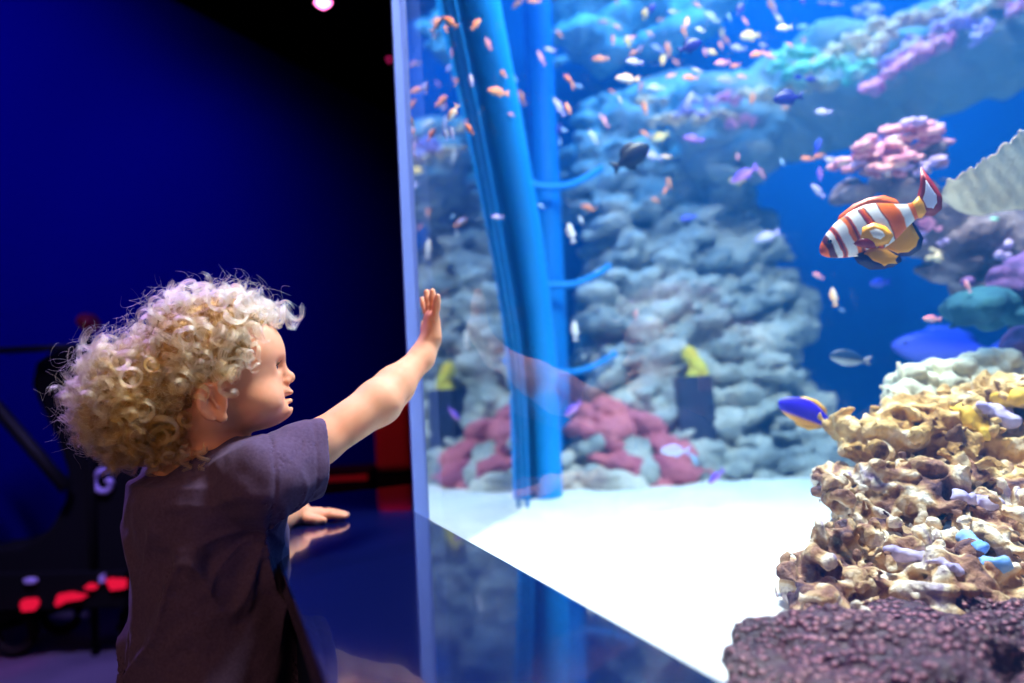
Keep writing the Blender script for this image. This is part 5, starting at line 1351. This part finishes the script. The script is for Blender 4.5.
MB().tube([P(x, y, D - .05) for x, y in ((-60, 352), (-10, 351), (30, 349), (80, 347))], .011, 10).build('handle_bar', m_tubeb, pc, True)
MB().tube([P(x, y, D - .04) for x, y in ((-40, 384), (-5, 405), (30, 446), (66, 488))], .021, 10).build('frame_tube', m_tubeb, pc, True)
MB().tube([P(x, y, D + .14) for x, y in ((-40, 384), (-5, 405), (30, 446), (66, 488))], .018, 10).build('frame_tube', m_tubeb, pc, True)
def wheel(px, dd):
    c = P(px, 585, dd); c.z = .077
    w = MB().torus(c, (0, 1, 0), .060, .016, 28, 10).build('wheel', m_rub, pc, True)
    MB().tube([c + Vector((0, -.018, 0)), c + Vector((0, .018, 0))], .03, 14).build('hub', m_tubeb, w, True)
for px, dd in ((14, D), (140, D), (60, D + .22), (160, D + .22)): wheel(px, dd)
# the pale G
gc = P(103.5, 481, D - .012)
gp = []
for i in range(31):
    a = R(52 + (345 - 52) * i / 30); gp.append(gc + Vector((.0270 * math.cos(a), 0, .033 * math.sin(a))))
gp = gp + [gc + Vector((.024, 0, .001)), gc + Vector((.008, 0, .001))]
MB().tube(gp, .0085, 10).build('letter', m_letter, pc, True)
bk = empty('light_bar', base + Vector((0, -.02, .12)), 'row of small red lights under the black pushchair', 'lights')
slab('housing', [(-30, 575), (-30, 612), (125, 608), (125, 572)], .04, m_black, bk, D - .06, .005)
for pts_ in ([(19, 604), (22, 600), (35, 599), (37, 604), (33, 611), (21, 612)], [(54, 604), (57, 595), (70, 593), (86, 596), (80, 600), (66, 602), (56, 607)], [(83, 588), (88, 584), (96, 586), (94, 590), (86, 590)], [(105, 581), (108, 579), (124, 580), (124, 589), (110, 591)]):
    slab('light', pts_, .02, m_red, bk, D - .075, .003)
for pts_ in ([(22, 580), (28, 578), (36, 580), (34, 584), (24, 584)], [(98, 577), (103, 574), (104, 583), (99, 584)]):
    slab('stud', pts_, .02, m_letter, bk, D - .075, .003)
# red cushion on top of the pushchair
hd = P(88, 322, 2.5)
f_ = Field(np.array(hd) - .12, np.array(hd) + .12, .006); f_.ell(hd, (.034, .04, .026), Matrix.Rotation(.6, 3, 'Y'), .01); f_.warp(W(.006, 30, seed=2))
rb = link('red_cushion', f_.mesh('red_cushion'), plain('crimson_fabric', (.28, .003, .02), .8)); tag(rb, 'crimson cloth bundle peeking out behind the curls, above the pushchair', 'cloth')
pole = MB().tube([Vector((hd.x, hd.y, 0)), Vector((hd.x, hd.y, hd.z - .02))], .012, 10).build('cloth_hook', m_black, rb, True)
# dark red padded stool beyond the ledge
m_rs = plain('red_upholstery', (.45, .003, .006), .7)
sc = P(392, 455, 2.6); sc.z = 0
st = empty('padded_bench', sc, 'dark red padded bench glimpsed between the arm and the tank edge', 'bench')
top = P(392, 402, 2.6).z; bot = P(392, 472, 2.6).z
o = MB().box((sc.x + .0, sc.y + .1, (top + bot) / 2), (.06, .08, (top - bot) / 2)).build('cushion', m_rs, st, bevel=.02)
o = MB().box((sc.x, sc.y + .1, (.0 + bot) / 2), (.055, .075, bot / 2)).build('base', m_black, st, bevel=.005)
sc2 = P(325, 470, 3.0); sc2.z = 0; st2 = empty('low_bench', sc2, 'long low black bench with dull red piping behind the ledge', 'bench')
zt = P(325, 468, 3.0).z
MB().box((sc2.x, sc2.y, zt / 2), (.19, .12, zt / 2)).build('base', m_black, st2, bevel=.01)
MB().box((sc2.x, sc2.y - .115, zt - .03), (.18, .008, .008)).build('piping', m_rs, st2)
